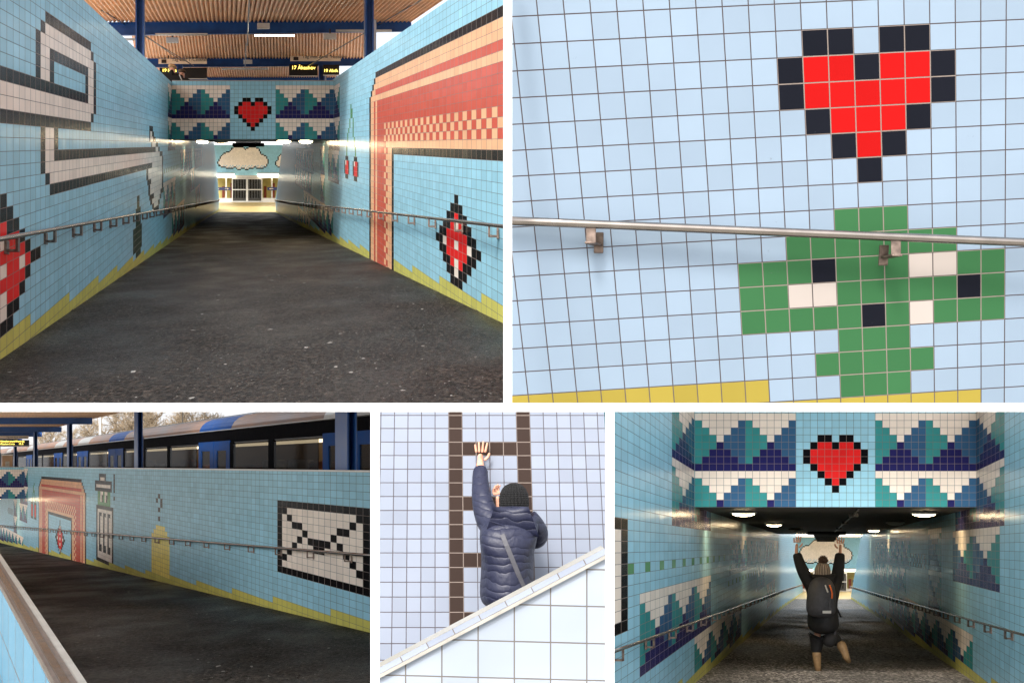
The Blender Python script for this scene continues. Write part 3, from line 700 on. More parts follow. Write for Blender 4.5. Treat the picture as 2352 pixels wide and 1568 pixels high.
for r, y, wv in ((-3.235, 50.5, 0.14), (4.28, 50.5, 0.14), (-3.19, 83.4, 0.15), (4.5, 83.4, 0.15), (-3.4, 105.4, 0.15), (5.0, 105.4, 0.17)):
    pt = 4.80 if y < 55 else 4.3; pb = MB(); pb.fbox(A1, r - wv, r - wv + 0.05, y - 0.3, y + 0.3, 1.1, pt); pb.fbox(A1, r + wv - 0.05, r + wv, y - 0.3, y + 0.3, 1.1, pt); pb.fbox(A1, r - wv + 0.052, r + wv - 0.052, y - 0.04, y + 0.04, 1.1, pt)
    pb.build('post', M['blue'], cn)
for r, y in ((4.44, 50.7), (4.68, 83.6)): MB().fbox(A1, r, r + 0.09, y - 0.2, y + 0.1, 1.1, 4.1).build('drainpipe', M['lampwhite'], cn)
for pts in (((-4.9, 55, 4.8), (-2.4, 82, 4.2)), ((6.2, 50, 4.85), (3.7, 83, 4.2)), ((0.35, 50, 4.8), (0.35, 62, 4.0)), ((0.35, 70, 4.8), (0.35, 84, 4.1)), ((-4.2, 62, 4.7), (-2.0, 100, 4.2))):
    MB().tube([A1.P(*p) for p in pts], 0.022, 6).build('tie_rod', M['steel_dark'], cn)
MB().fbox(A1, 0.55, 0.72, 104.8, 105.1, 1.1, 4.1).build('mast', M['lampwhite'], cn)
tag(MB().fbox(A1, -12, 14, YH1 + 0.3, 140, 0.75, 1.1).build('platform', M['slab']), kind='structure')
for ra_, rb_ in ((-12, -2.66), (3.66, 14)): tag(MB().fbox(A1, ra_, rb_, 38, YH1 + 0.29, 0.75, 1.1).build('platform', M['slab']), kind='structure')
grp = 'tube lamps under the orange canopy'
for r0_, r1_, y, h, lit, lb in ((0.62, 2.15, 59.2, 4.20, True, 'brightly lit tube lamp hanging from the front blue beam of the orange canopy'), (-3.2, -1.2, 59.2, 4.22, False, 'unlit tube lamp on the left half of the front blue beam'),
                          (3.75, 5.9, 59.2, 4.36, False, 'unlit tube lamp at the right end of the front blue beam'), (-4.8, -3.95, 60.2, 4.1, False, 'unlit tube lamp behind the front left blue post'),
                          (-0.9, 1.6, 83.2, 4.08, False, 'unlit tube lamp on the middle of the second blue beam'), (-0.9, 1.5, 105.2, 3.95, False, 'unlit tube lamp on the third blue beam')):
    tube_lamp(A1.P(r0_, y, h), A1.P(r1_, y, h), lb, h=0.075, lit=lit, group=grp)
for r, y, h, lb in ((0.95, 59.0, 4.42, 'pale loudspeaker box on the front blue beam over the lit tube lamp'), (0.5, 83, 4.34, 'pale loudspeaker box on the second blue beam'), (3.5, 59, 4.02, 'grey camera box hanging right under the front blue beam'), (-2.6, 60.5, 3.98, 'grey camera box hanging left behind the front blue beam')):
    q = thing('speaker_box', lb, 'speaker', A1.P(r, y, h), 'boxes on the canopy beams')
    MB().fbox(A1, r - 0.24, r + 0.24, y - 0.3, y, h, h + 0.22).build('casing', M['lampwhite'], q, bevel=0.02); MB().fbox(A1, r - 0.03, r + 0.03, y - 0.2, y - 0.1, h + 0.221, h + 0.40).build('hanger', M['steel_dark'], q)
def sign_board(r0, r1, y, h0, h1, s, lab, size, tx):
    q = thing('platform_sign', lab, 'sign', A1.P((r0 + r1) / 2, y, h0), 'cream platform signs')
    MB().fbox(A1, r0, r1, y, y + 0.12, h0, h1).build('panel', M['cream'], q)
    for t_, rx in zip(s, tx): text(t_, A1.P(rx, y - 0.02, h0 + 0.10), size, M['ink'], q)
    hp = MB(); hp.fbox(A1, r0 + 0.5, r0 + 0.56, y + 0.03, y + 0.09, h1 + 0.001, h1 + 0.25); hp.fbox(A1, r1 - 0.56, r1 - 0.5, y + 0.03, y + 0.09, h1 + 0.001, h1 + 0.25); hp.build('hanger', M['steel_dark'], q)
    pm = MB().fbox(A1, r1 - 0.40, r1 - 0.14, y - 0.03, y - 0.005, h0 + 0.04, h1 - 0.04) if tx[0] > r0 + 1.0 and r0 < 0 else MB().fbox(A1, r0 + 0.16, r0 + 0.42, y - 0.03, y - 0.005, h0 + 0.04, h1 - 0.04)
    pm.build('pictogram', M['ink'], q)
sign_board(-4.25, -1.68, 81.5, 4.27, 4.54, ['T\u00e5g mot T-Centralen'], 'cream platform sign reading T\u00e5g mot T-Centralen, left of the heart', 0.24, [-3.55])
sign_board(2.75, 5.42, 81.5, 4.42, 4.68, ['T\u00e5g mot Alvik  H\u00e4sselby'], 'cream platform sign reading T\u00e5g mot Alvik and H\u00e4sselby, right of the heart', 0.24, [3.38])
def led_board(fr, r0, r1, y, h0, h1, lines, lab, group='departure boards', mat='led', name='departure_board', sx=1.0):
    q = thing(name, lab, 'departure board', fr.P((r0 + r1) / 2, y, h0), group)
    MB().fbox(fr, r0, r1, y, y + 0.25, h0, h1).build('casing', M['black'], q)
    MB().fbox(fr, r0, r1, y - 0.01, y + 0.2, h0 - 0.05, h0 - 0.001).build('trim', M['lampwhite'], q)
    for s_, rx, hy, sz in lines: text(s_, fr.P(rx, y - 0.02, hy), sz, M[mat], q, sx=sx)
    return q
led_board(A1, -4.35, -3.2, 84.6, 3.62, 4.22, [('19 Hags\u00e4tra', -4.22, 3.94, 0.25), ('4 platser', -4.22, 3.66, 0.22)], 'amber lit departure board behind the fair-haired person on the bridge')
led_board(A1, -3.0, -1.70, 82.6, 3.55, 4.12, [], 'blank dark departure board right of the second left post')
led_board(A1, 2.72, 4.25, 82.6, 3.70, 4.30, [('17 \u00c5keshov', 2.84, 3.98, 0.27)], 'amber departure board reading 17 \u00c5keshov')
led_board(A1, 4.55, 5.42, 82.6, 3.75, 4.28, [('19 Alvik 3', 4.57, 3.84, 0.235)], 'amber departure board reading 19 Alvik 3, just behind the right post')

# ------------------------------------------------------------------ people
def hand(nodes, edges, wrist, palm_dir, side_dir, normal, s, spread=0.12, curl=0.0):
    """palm, four unequal fingers and a thumb as chains, appended to a skin skeleton; returns nothing"""
    wd, sd_, nn = Vector(palm_dir).normalized(), Vector(side_dir).normalized(), Vector(normal).normalized()
    w0 = Vector(wrist); base = len(nodes)
    nodes.append((w0 + wd * 0.045 * s, (0.030 * s, 0.016 * s))); edges.append((base - 1, base))
    nodes.append((w0 + wd * 0.085 * s, (0.036 * s, 0.014 * s))); edges.append((base, base + 1))
    roots = []
    for i, (off, L) in enumerate(((-0.030, 0.062), (-0.010, 0.078), (0.011, 0.083), (0.031, 0.074))):
        p0 = w0 + wd * 0.088 * s + sd_ * off * s; d = (wd + sd_ * off * spread * 40).normalized()
        b = len(nodes)
        nodes.append((p0, 0.0095 * s)); nodes.append((p0 + d * L * 0.45 * s + nn * curl * 0.006 * s, 0.0088 * s)); nodes.append((p0 + d * L * 0.78 * s, 0.0080 * s)); nodes.append((p0 + d * L * s - nn * curl * 0.01 * s, 0.0068 * s))
        edges += [(b, b + 1), (b + 1, b + 2), (b + 2, b + 3)]; roots.append(b)
    b = len(nodes); p0 = w0 + wd * 0.035 * s + sd_ * 0.026 * s
    nodes.append((p0, 0.012 * s)); nodes.append((p0 + (wd * 0.6 + sd_ * 0.7).normalized() * 0.036 * s, 0.0105 * s)); nodes.append((p0 + (wd * 0.85 + sd_ * 0.6).normalized() * 0.066 * s, 0.008 * s))
    edges += [(b, b + 1), (b + 1, b + 2)]; roots.append(b)
    return roots
def face_parts(root, head, fwd, r):
    """eyes, brows and mouth on the far side of the head"""
    f_ = Vector(fwd).normalized(); s_ = f_.cross(Vector((0, 0, 1))).normalized(); h = Vector(head)
    for s in (-1, 1):
        MB().lathe(h + f_ * r * 0.93 + s_ * s * r * 0.36 + Vector((0, 0, 0.0)), [(0.001, 0.011), (0.011, 0), (0.001, -0.011)], 10).build('eye', M['ink'], root, smooth=True)
    MB().obox(h + f_ * r * 0.92 + Vector((0, 0, -r * 0.62)), s_ * 0.024, f_ * 0.008, Vector((0, 0, 0.004))).build('mouth', M['brick'], root)

def bridge_person(u, v, Y, hair, lab, lean, arm):
    p = at(u, v, Y); k = Y / 3528.0
    foot = p + Vector((0, 0, -1.62))
    q = thing('person', lab, 'person', foot, None)
    nodes = [(p + Vector((0, 0, -0.82)), (0.17, 0.12)), (p + Vector((lean * .3, 0, -0.45)), (0.18, 0.13)), (p + Vector((lean * .6, 0, -0.20)), 0.075), (p + Vector((lean * .9, -0.02, -0.05)), 0.085), (p + Vector((lean, -0.02, 0.05)), 0.088),
             (p + Vector((-0.09, 0, -1.20)), 0.075), (p + Vector((-0.09, 0, -1.56)), 0.05), (p + Vector((0.09, 0, -1.20)), 0.075), (p + Vector((0.09, 0, -1.56)), 0.05)]
    edges = [(0, 1), (1, 2), (2, 3), (3, 4), (0, 5), (5, 6), (0, 7), (7, 8)]
    skin_mesh('body', nodes, edges, M['skin'], q, 2, k=1.35)
    j = [(p + Vector((0, 0, -0.90)), (0.22, 0.16)), (p + Vector((lean * .25, 0, -0.6)), (0.24, 0.18)), (p + Vector((lean * .5, 0.0, -0.32)), (0.24, 0.17)), (p + Vector((lean * .6, 0.03, -0.17)), 0.12),
         (p + Vector((-0.26, 0, -0.36)), 0.085), (p + Vector((-0.30, -0.04, -0.62)), 0.07), (p + Vector((-0.22, -0.12, -0.72)), 0.06),
         (p + Vector((0.24, 0, -0.36)), 0.085), (p + Vector((0.28 + arm * .5, -0.04, -0.50)), 0.08), (p + Vector((0.28 + arm, -0.10, -0.56)), 0.06)]
    skin_mesh('jacket', j, [(0, 1), (1, 2), (2, 3), (2, 4), (4, 5), (5, 6), (2, 7), (7, 8), (8, 9)], M['black_cloth'], q, 2, k=1.75)
    skin_mesh('hood', [(p + Vector((lean * .5 - 0.10, -0.10, -0.22)), 0.09), (p + Vector((lean * .6 + 0.10, -0.10, -0.22)), 0.09)], [(0, 1)], M['black_cloth'], q, 2, k=1.75)
    hp = p + Vector((lean, 0.0, 0.03))
    nodes = [(hp + Vector((0, -0.03, -0.06)), 0.09), (hp + Vector((0, -0.02, 0.035)), 0.112), (hp + Vector((0.01, 0, 0.09)), 0.07)]
    skin_mesh('hair', nodes, [(0, 1), (1, 2)], M[hair], q, 2, k=1.7)
    face_parts(q, p + Vector((lean, -0.02, 0)), (0, 1, 0), 0.10)
    return q
pc = bridge_person(396, 157, 57.0, 'blond', 'fair-haired person in a black hooded jacket leaning at the top of the bridge', 0.0, 0.02)
MB().tube([at(412, 172, 56.5), at(418, 186, 56.5)], 0.02, 6).build('bag_strap', M['lampwhite'], pc)
bridge_person(416, 168, 57.8, 'brownhair', 'brown-haired person in black bending forward beside the fair-haired one on the bridge', 0.04, 0.62)

# ================================================================== PLACE 2 : close wall with heart and rail
P0 = Vector((0.103015, 6.1, 1.784243 + EYE)); VA = Vector((0.105463, 0.006594, 0.006906)); VB = Vector((0.011848, 0.038551, -0.097659))
cv2 = Canvas()
cv2.art(9, -1, [".kk.kk.", "krrkrrk", "krrrrrk", ".krrrk.", "..krk..", "...k..."])
cv2.rect(11, 13, -8, -8, 'g').rect(9, 15, -9, -9, 'g').rect(7, 17, -12, -10, 'g').rect(11, 13, -15, -13, 'g')
for c, k, q in ((9, -11, 'w'), (10, -11, 'w'), (10, -10, 'k'), (14, -12, 'w'), (14, -10, 'w'), (15, -10, 'w'), (16, -11, 'k'), (12, -12, 'k')): cv2[c, k] = q
for c in (9, 10, 14, 15): cv2[c, -14] = 'g' if c in (10, 14) else 'l'
cv2.rect(-4, 7, -15, -15, 'y').rect(-4, 7, -19, -16, 'y').rect(8, 16, -19, -16, 'y')
w2 = tile_wall('tiled_wall', 'pale blue tiled wall with a large red heart and a green pixel bush, behind a steel rail',
               lambda c, k: P0 + VA * c - VB * (k - 1), list(range(-5, 29)), list(range(-18, 9)), lambda c, k: cv2.get((c, k), 'l'), (0.0, 0.10, 0.03), mat='tile_close')
def cut(o, co, no):
    bm = bmesh.new(); bm.from_mesh(o.data)
    bmesh.ops.bisect_plane(bm, geom=bm.verts[:] + bm.edges[:] + bm.faces[:], plane_co=Vector(co) - WPOS[o.name], plane_no=no, clear_outer=True)
    bm.to_mesh(o.data); bm.free()
cut(w2, (-0.017, 6, EYE), (-1, 0, 0)); cut(w2, (0, 6, EYE + 0.2570), (0, 0, -1))
h2 = thing('handrail', 'brushed steel handrail in close-up over the pale wall, beneath the heart', 'handrail', at(1764, 545, 6.4))
ra, rb = at(1160, 506.5, 6.335), at(2430, 560, 6.50)
MB().tube([ra + (rb - ra) * i / 8 for i in range(12)], 0.0182, 24).build('rail', M['steel'], h2, smooth=True)
for u, sgn in ((1353, 1), (2051, -1)):
    t_ = (u - 1160) / 1270.0; p = ra + (rb - ra) * t_; b = MB()
    b.obox(p + Vector((0, 0, -0.045)), (0.021, 0, 0), (0, 0.005, 0), (0, 0, 0.034))
    b.obox(p + Vector((sgn * 0.012, 0.030, -0.077)), (0.021, 0, 0), (sgn * 0.018, 0.036, 0), (0, 0, 0.005))
    b.obox(p + Vector((sgn * 0.036, 0.066, -0.068)), (0.020, 0, 0), (0, 0.006, 0), (0, -0.01, 0.042))
    b.build('bracket', M['bracket'], h2, bevel=0.003)

# ================================================================== PLACE 4 : person reaching up a tiled wall
Y4 = 10.9; m4 = Y4 / 3528.0
LY = [-47, 32, 107, 185, 262, 340, 418, 497, 577, 657, 740, 820, 903, 988, 1073, 1160, 1248, 1340, 1435, 1532, 1630]
def pos4(c, k):
    j = -k; j0 = max(0, min(len(LY) - 2, int(math.floor(j)))); y = LY[j0] + (LY[j0 + 1] - LY[j0]) * (j - j0)
    u = 857.7 + (434 + 80 * c) * 0.4001 + (y - 600) * 0.0017 * (c + 1); v = 940.8 + y * 0.4001
    return at(u, v, Y4)
cv4 = Canvas(); cv4.rect(0, 0, -22, 2, 'b').rect(5, 5, -22, 2, 'b')
for j in (3, 7, 11, 15): cv4.rect(1, 4, -(j + 1), -(j + 1), 'b')
w4 = tile_wall('tiled_wall', 'pale tiled wall with a dark brown pixel ladder behind the reaching person', pos4, [-5.22] + list(range(-5, 12)) + [11.5], list(range(-20, 0)) + [-0.45], lambda c, k: cv4.get((c, k), 'p'), (0, 0.15, 0), mat='tile_pale')
cut(w4, at(862, 1000, Y4), (-1, 0, 0)); cut(w4, at(1400, 1000, Y4), (1, 0, 0))
# sloping front parapet
Y4f = 6.9
def sl(u): return 1539 - 0.5283 * (u - 866)
pa, pb = at(866.5, sl(866.5) + 14, Y4f), at(1396, sl(1396) + 14, Y4f)
fw = tile_wall('sloping_parapet', 'white tiled parapet with a sloping steel edge in front of the reaching person',
               lambda c, k: at(866.5 if c < -0.9 else (1396 if c > 5.4 else 857.7 + (185 + 208 * c) * 0.4001 - 4 * k * 0), 940.8 + (915 - 212 * k) * 0.4001 - (c - 5) * -2.2, Y4f),
               [-0.72, 0, 1, 2, 3, 4, 5, 5.55], list(range(-5, 3)), lambda c, k: 'q', (0, 0.25, 0), mat='tile_big', cat='parapet')
fw.location = fw.location
no = (pb - pa).cross(Vector((0, 1, 0))); no = no if no.z > 0 else -no
cut(fw, pa, no)
d4 = (pb - pa); L4 = d4.length; d4n = d4 / L4; n4 = no.normalized()
WPOS[fw.name] = fw.location.copy()
MB().obox(pa + d4 * 0.5 + n4 * -0.002 + Vector((0, 0.10, 0)), d4 * 0.5, (0, 0.125, 0), n4 * 0.0075).build('steel_edge', M['alu'], fw)
cop = tile_wall('coping', None, lambda c, k: pa + d4n * (c * 0.133) + n4 * (0.006 + 0.026 * k) + Vector((0, -0.006, 0)), [0.02 + i for i in range(int(L4 / 0.133))] + [L4 / 0.133 - 0.01], [0, 1], lambda c, k: 'p', (0, 0.26, 0), mat='tile_big', parent=fw)
tag(MB().box((at(862, 1700, 9).x, 7.2, at(0, 1712, 10.4).z - 0.1), (at(1395, 1700, 10.9).x, 10.85, at(0, 1712, 10.4).z)).build('path', M['slab']), kind='structure')

Yp = 10.42
def A(u, v, dy=0.0): return at(u, v, Yp + dy)
kp = Yp / 3528.0
pz = at(1166, 1712, Yp)
pr = thing('person', 'person in navy quilted jacket and black knit hat reaching up to touch the wall', 'person', pz)
n_ = [(A(1166, 1400), (0.10, 0.07)), (A(1168, 1300), (0.10, 0.07)), (A(1172, 1225), (0.10, 0.07)), (A(1178, 1190), 0.055), (A(1180, 1160, 0.01), 0.075), (A(1180, 1135, 0.01), 0.085),
      (A(1132, 1212), 0.04), (A(1104, 1135, 0.14), 0.036), (A(1103, 1082, 0.35), 0.034), (A(1103, 1068, 0.395), 0.029)]
e_ = [(0, 1), (1, 2), (2, 3), (3, 4), (4, 5), (2, 6), (6, 7), (7, 8), (8, 9)]
roots = [0]
wr = n_[9][0]
roots += hand(n_, e_, wr + Vector((0, 0.015, 0.0)), (0.03, 0.03, 1), (1, 0, 0), (0, -1, 0), 1.0, spread=0.16)
a0 = len(n_)
n_ += [(A(1218, 1212), 0.04), (A(1236, 1240, 0.10), 0.036), (A(1170, 1180, 0.24), 0.036), (A(1146, 1164, 0.25), 0.030)]
e_ += [(2, a0), (a0, a0 + 1), (a0 + 1, a0 + 2), (a0 + 2, a0 + 3)]
roots += hand(n_, e_, A(1146, 1164, 0.25), (-0.15, 0.1, 1), (0.5, 0.8, 0.1), (-0.8, 0.5, 0), 0.95, spread=0.1, curl=1.5)
l0 = len(n_)
for s in (-1, 1):
    b = len(n_); n_ += [(A(1166 + s * 26, 1440), (0.085, 0.09)), (A(1166 + s * 28, 1560, -0.02), 0.06), (A(1166 + s * 28, 1682), 0.042), (A(1166 + s * 29, 1704, 0.08), 0.035)]
    e_ += [(0, b), (b, b + 1), (b + 1, b + 2), (b + 2, b + 3)]
skin_mesh('body', n_, e_, M['skin'], pr, 2, root=roots)
face_parts(pr, A(1180, 1150, 0.01), (0, 1, 0), 0.09)
jn = [(A(1165, 1404, 0.0), (0.365, 0.21)), (A(1164, 1345), (0.345, 0.20)), (A(1166, 1290), (0.335, 0.19)), (A(1169, 1242), (0.35, 0.19)), (A(1173, 1210), (0.30, 0.17)), (A(1178, 1178), (0.13, 0.12)),
      (A(1127, 1205, 0.0), (0.112, 0.10)), (A(1111, 1168, 0.04), 0.086), (A(1105, 1132, 0.13), 0.070), (A(1103, 1100, 0.24), 0.060), (A(1104, 1075, 0.34), 0.055),
      (A(1224, 1203, 0.0), (0.10, 0.10)), (A(1237, 1220, 0.04), 0.084), (A(1236, 1246, 0.10), 0.074), (A(1205, 1210, 0.20), 0.062), (A(1160, 1176, 0.245), 0.05)]
je = [(0, 1), (1, 2), (2, 3), (3, 4), (4, 5), (3, 6), (6, 7), (7, 8), (8, 9), (9, 10), (3, 11), (11, 12), (12, 13), (13, 14), (14, 15)]
skin_mesh('jacket', jn, je, M['quilt'], pr, 3)
skin_mesh('hood', [(A(1155, 1190, -0.06), 0.075), (A(1160, 1204, -0.18), 0.09), (A(1175, 1213, -0.215), 0.11), (A(1190, 1204, -0.18), 0.09), (A(1197, 1190, -0.06), 0.075)], [(0, 1), (1, 2), (2, 3), (3, 4)], M['quilt'], pr, 3, root=2)
tn = [(A(1166, 1412), (0.175, 0.12)), (A(1140, 1450), 0.10), (A(1138, 1560), 0.078), (A(1137, 1690), 0.062), (A(1192, 1450), 0.10), (A(1194, 1560), 0.078), (A(1195, 1690), 0.062)]
skin_mesh('trousers', tn, [(0, 1), (1, 2), (2, 3), (0, 4), (4, 5), (5, 6)], M['navy'], pr, 2)
hc = A(1180.5, 1169, 0.0); q_ = kp
MB().lathe(hc, [(0.084, -0.012), (0.097, 0.0), (0.103, 0.03), (0.102, 0.07), (0.095, 0.108), (0.080, 0.140), (0.058, 0.163), (0.03, 0.176), (0.001, 0.179)], 40).build('knit_hat', M['knit_black'], pr, smooth=True, origin=hc)
for s in (-1, 1):
    MB().obox(A(1166 + s * 29, 1708, 0.05), (0.045, 0, 0), (0, 0.13, 0), (0, 0, 0.03)).build('shoe', M['black_cloth'], pr, bevel=0.015)
bg_ = thing('shoulder_bag', 'small brown bag on a grey strap across the quilted navy jacket', 'bag', A(1233, 1350, -0.10))
from mathutils.bvhtree import BVHTree
bpy.context.view_layer.update(); dg = bpy.context.evaluated_depsgraph_get()
def on_surface(o, u, v, Y, off):
    p = at(u, v, Y); t = BVHTree.FromObject(o, dg); q = t.ray_cast(p + Vector((0, -1.5, 0)) - WPOS[o.name], Vector((0, 1, 0)))[0]
    return (q + WPOS[o.name] if q else p) + Vector((0, -off, 0))
jk = [o for o in bpy.data.objects if o.name == 'jacket.002'][0]
pts = [on_surface(jk, 1154 + 62 * i / 12, 1222 + 152 * i / 12, Yp, 0.006) for i in range(13)]
b = MB()
for p, q in zip(pts, pts[1:]):
    d = (q - p).normalized(); sdv = Vector((d.z, 0, -d.x)) * 0.0155; n2 = Vector((0, 0.004, 0))
    b.hexa([p - sdv - n2, p + sdv - n2, p + sdv + n2, p - sdv + n2, q - sdv - n2, q + sdv - n2, q + sdv + n2, q - sdv + n2])
b.build('strap', M['grey_strap'], bg_)
MB().obox(A(1236, 1358, -0.05), (0.055, 0, 0.02), (0, 0.035, 0), (-0.02, 0, 0.06)).build('bag_body', M['tan'], bg_, bevel=0.02)

# ================================================================== PLACE 3 : long ramp wall with the train behind
A3 = Frame(-0.40420, 0.0)
T3, KO3, DY3, Y3 = 0.1, -0.35, 0.286, 19.07
def fl3(y): return -(1.443 + 0.03316 * y)
r3 = lambda y: 5.946
cv3 = Canvas(); ch3 = 174
passage_murals(cv3, 1, ch3, -14, farther=False)
ENV = ["KKKKKKKKKKKKKKKK", "KKWWWWWWWWWWWWKK", "KWKWWWWWWWWWWKWK", "KWWKKWWWWWWKKWWK", "KWWWWKWWWWKWWWWK", "KWWWKWKKKKWKWWWK", "KWWKWWWKKWWWKWWK", "KWKWWWWWWWWWWKWK", "KKWWWWWWWWWWWWKK", "KWWWWWWWWWWWWWWK", "KKKKKKKKKKKKKKKK"]
cv3.art(0, -6, ENV, flip=True)
for c, k in ((52, -7), (53, -8), (51, -8), (51, -9), (52, -10), (52, -12)): cv3[c, k] = 'K'
for k0, k1, w_ in ((-24, -16, 4), (-15, -15, 3), (-14, -14, 2)): cv3.rect(52 - w_, 51 + w_, k0, k1, 'H')
cv3.rect(82, 86, -4, -3, 'K').rect(83, 85, -4, -4, 'W').rect(78, 89, -7, -5, 'K').rect(79, 88, -6, -6, 'W').rect(79, 87, -11, -8, 'G')
for c in (81, 84): cv3.rect(c, c + 1, -10, -8, 'W'); cv3[c, -10] = 'K'; cv3[c, -9] = 'K'
cv3.rect(77, 88, -27, -12, 'K').rect(78, 87, -26, -13, 'W')
for c in (79, 82, 85): cv3.rect(c, c + 1, -24, -14, 'K'); cv3.rect(c, c, -23, -15, 'W'); cv3.rect(c, c + 1, -24, -23, 'K')
cv3.rect(76, 76, -7, -3, 'K'); cv3[76, -9] = 'K'
arch(cv3, 149, 97, -5); diamond(cv3, 122, -26, 5, 6)
for c0 in (153, 158): cv3.rect(c0, c0 + 3, -22, -16, 'K').rect(c0 + 1, c0 + 2, -21, -17, 'R')
for k, c in ((-15, 159), (-14, 159), (-13, 158), (-12, 158), (-11, 157), (-10, 157), (-9, 157), (-8, 156), (-11, 156), (-12, 156), (-13, 155), (-14, 155), (-15, 154)): cv3[c, k] = 'G'
wall_in_frame(A3, r3, Y3, DY3, T3, KO3, 'tiled_wall', 'long blue tiled ramp wall with the white envelope, pillar and brick-red arch, below the train', cv3, -4, 330, -0.088, fl3, 1)
MB().fbox(A3, 5.93, 6.27, 17.9, 113, -0.087, -0.065).build('coping', M['alu'], [o for o in bpy.data.objects if o.name.startswith('tiled_wall')][-1])
bridge(A3, 2.046, 5.946, 68.8, 0.1, -1.49, 'darker tiled bridge front with stepped peaks at the far end of the long wall', 112)
dome_lamp(A3.P(4.75, 71, -1.492), 0.3, 'lit ceiling lamp under the bridge at the end of the long envelope wall')
b = MB(); ys = [6.4 + (115 - 6.4) * i / 20 for i in range(21)]
for y0, y1 in zip(ys, ys[1:]):
    P = A3.P; xl = 0.72
    b.hexa([P(xl, y0, fl3(y0) - .2), P(6.1, y0, fl3(y0) - .2), P(6.1, y1, fl3(y1) - .2), P(xl, y1, fl3(y1) - .2), P(xl, y0, fl3(y0)), P(6.1, y0, fl3(y0)), P(6.1, y1, fl3(y1)), P(xl, y1, fl3(y1))])
tag(b.build('walkway', M['asphalt3']), kind='structure')
handrail('handrail', 'steel handrail running along the long wall in front of the envelope', A3, lambda y: 5.946 - 0.10, lambda y: fl3(y) + 0.965, 18.2, 110, 0.020, 1.78, 19.8, 1, 0.10, bs=0.9)
# near parapet with metal coping
cvn = Canvas()
def rn(y): return 0.70 + (y - 6.6) * 0.0285
par = tile_wall('near_parapet', 'near blue parapet with a brown and pale metal coping, closest to the viewer', lambda c, k: A3.P(rn(6.2 + c * 0.9), 6.2 + c * 0.9, -0.965 + k * 0.34), list(range(0, 40)), list(range(-7, 1)), lambda c, k: 'Z', (0.12, 0, 0), mat='tile_near', cat='parapet')
for k0, k1, h0, h1, m in ((0.0, 0.022, -0.96, -0.928, 'bracket'), (0.0225, 0.062, -0.96, -0.920, 'steel'), (0.0625, 0.098, -0.962, -0.932, 'bracket'), (0.0985, 0.133, -0.96, -0.922, 'alu')):
    b = MB(); P = A3.P; ya, yb = 6.25, 41.0
    b.hexa([P(rn(ya) + k0, ya, h0), P(rn(ya) + k1, ya, h0), P(rn(yb) + k1 * 2, yb, h0), P(rn(yb) + k0 * 2, yb, h0), P(rn(ya) + k0, ya, h1), P(rn(ya) + k1, ya, h1), P(rn(yb) + k1 * 2, yb, h1), P(rn(yb) + k0 * 2, yb, h1)])
    b.build('coping', M[m], par)
# platform, canopy
tag(MB().fbox(A3, 6.28, 8.55, 22, 150, -0.95, -0.6).build('platform', M['slab']), kind='structure')
tag(MB().fbox(A3, 8.56, 12.5, 24, 60, -3.6, -1.75).build('track_bed', M['ground']), kind='structure')
tag(MB().fbox(A3, 8.56, 20, 60.01, 100, -3.6, -1.754).build('track_bed', M['ground']), kind='structure')
tag(MB().fbox(A3, 8.56, 36, 100.01, 260, -3.6, -1.752).build('track_bed', M['ground']), kind='structure')
tag(MB().fbox(A3, -8, 6.0, 112.5, 150, -0.95, -0.6).build('platform', M['slab']), kind='structure')
cn3 = thing('platform_canopy', 'dark station canopy with blue posts rising behind the long envelope wall', 'canopy', A3.P(6.6, 22.3, -0.6))
b = MB(); prof = []
for i in range(66 * 6 + 1):
    r = -3 + 10.75 * i / (66 * 6); prof.append((r, 1.80 + 0.035 * math.sin(2 * math.pi * i / 6)))
for (ra, ha), (rb, hb) in zip(prof, prof[1:]): b.face(A3.P(ra, 20, ha), A3.P(rb, 20, hb), A3.P(rb, 125, hb), A3.P(ra, 125, ha))
b.build('roof_sheet', M['sheet'], cn3, smooth=True)
MB().fbox(A3, -3, 7.75, 20, 125, 1.845, 1.90).build('roof_deck', M['slab'], cn3)
for y, rb in ((41, 7.4), (56.8, 7.44), (70.3, 7.80), (81.7, 8.02), (95, 8.1), (110, 8.1)):
    MB().fbox(A3, -2.8, rb, y, y + 0.25, 1.52, 1.76).build('beam', M['blue'], cn3)
for y in (22.3, 41, 56.8, 70.3, 81.7, 94, 107):
    pb = MB(); ww = 0.068
    pb.fbox(A3, 6.6 - ww, 6.6 - ww + .02, y - 0.3, y + 0.3, -0.6, 1.515); pb.fbox(A3, 6.6 + ww - .02, 6.6 + ww, y - 0.3, y + 0.3, -0.6, 1.515); pb.fbox(A3, 6.6 - ww + .021, 6.6 + ww - .021, y - 0.05, y + 0.05, -0.6, 1.515)
    pb.build('post', M['blue'], cn3)
    MB().fbox(A3, 6.6 + ww + 0.004, 6.6 + ww + 0.05, y - 0.15, y + 0.1, -0.6, 1.0 if y < 30 else 0.75).build('drainpipe', M['alu'], cn3)
q = thing('platform_sign', 'cream platform sign above the amber board at the left end of the long wall', 'sign', A3.P(5, 74, 1.28))
MB().fbox(A3, 3.4, 6.62, 74, 74.1, 1.27, 1.42).build('panel', M['cream'], q); text('T\u00e5g mot Alvik  H\u00e4sselby', A3.P(5.55, 73.95, 1.30), 0.10, M['ink'], q)
led_board(A3, 3.4, 6.68, 74.3, 0.95, 1.22, [('H\u00e4sselby strand Kort t\u00e5g', 5.28, 1.10, 0.115), ('\u00c5keshov 2 min      19 A', 5.28, 0.97, 0.115)], 'amber two-line departure board over the bridge at the left end of the long wall', group=None, sx=1.0)
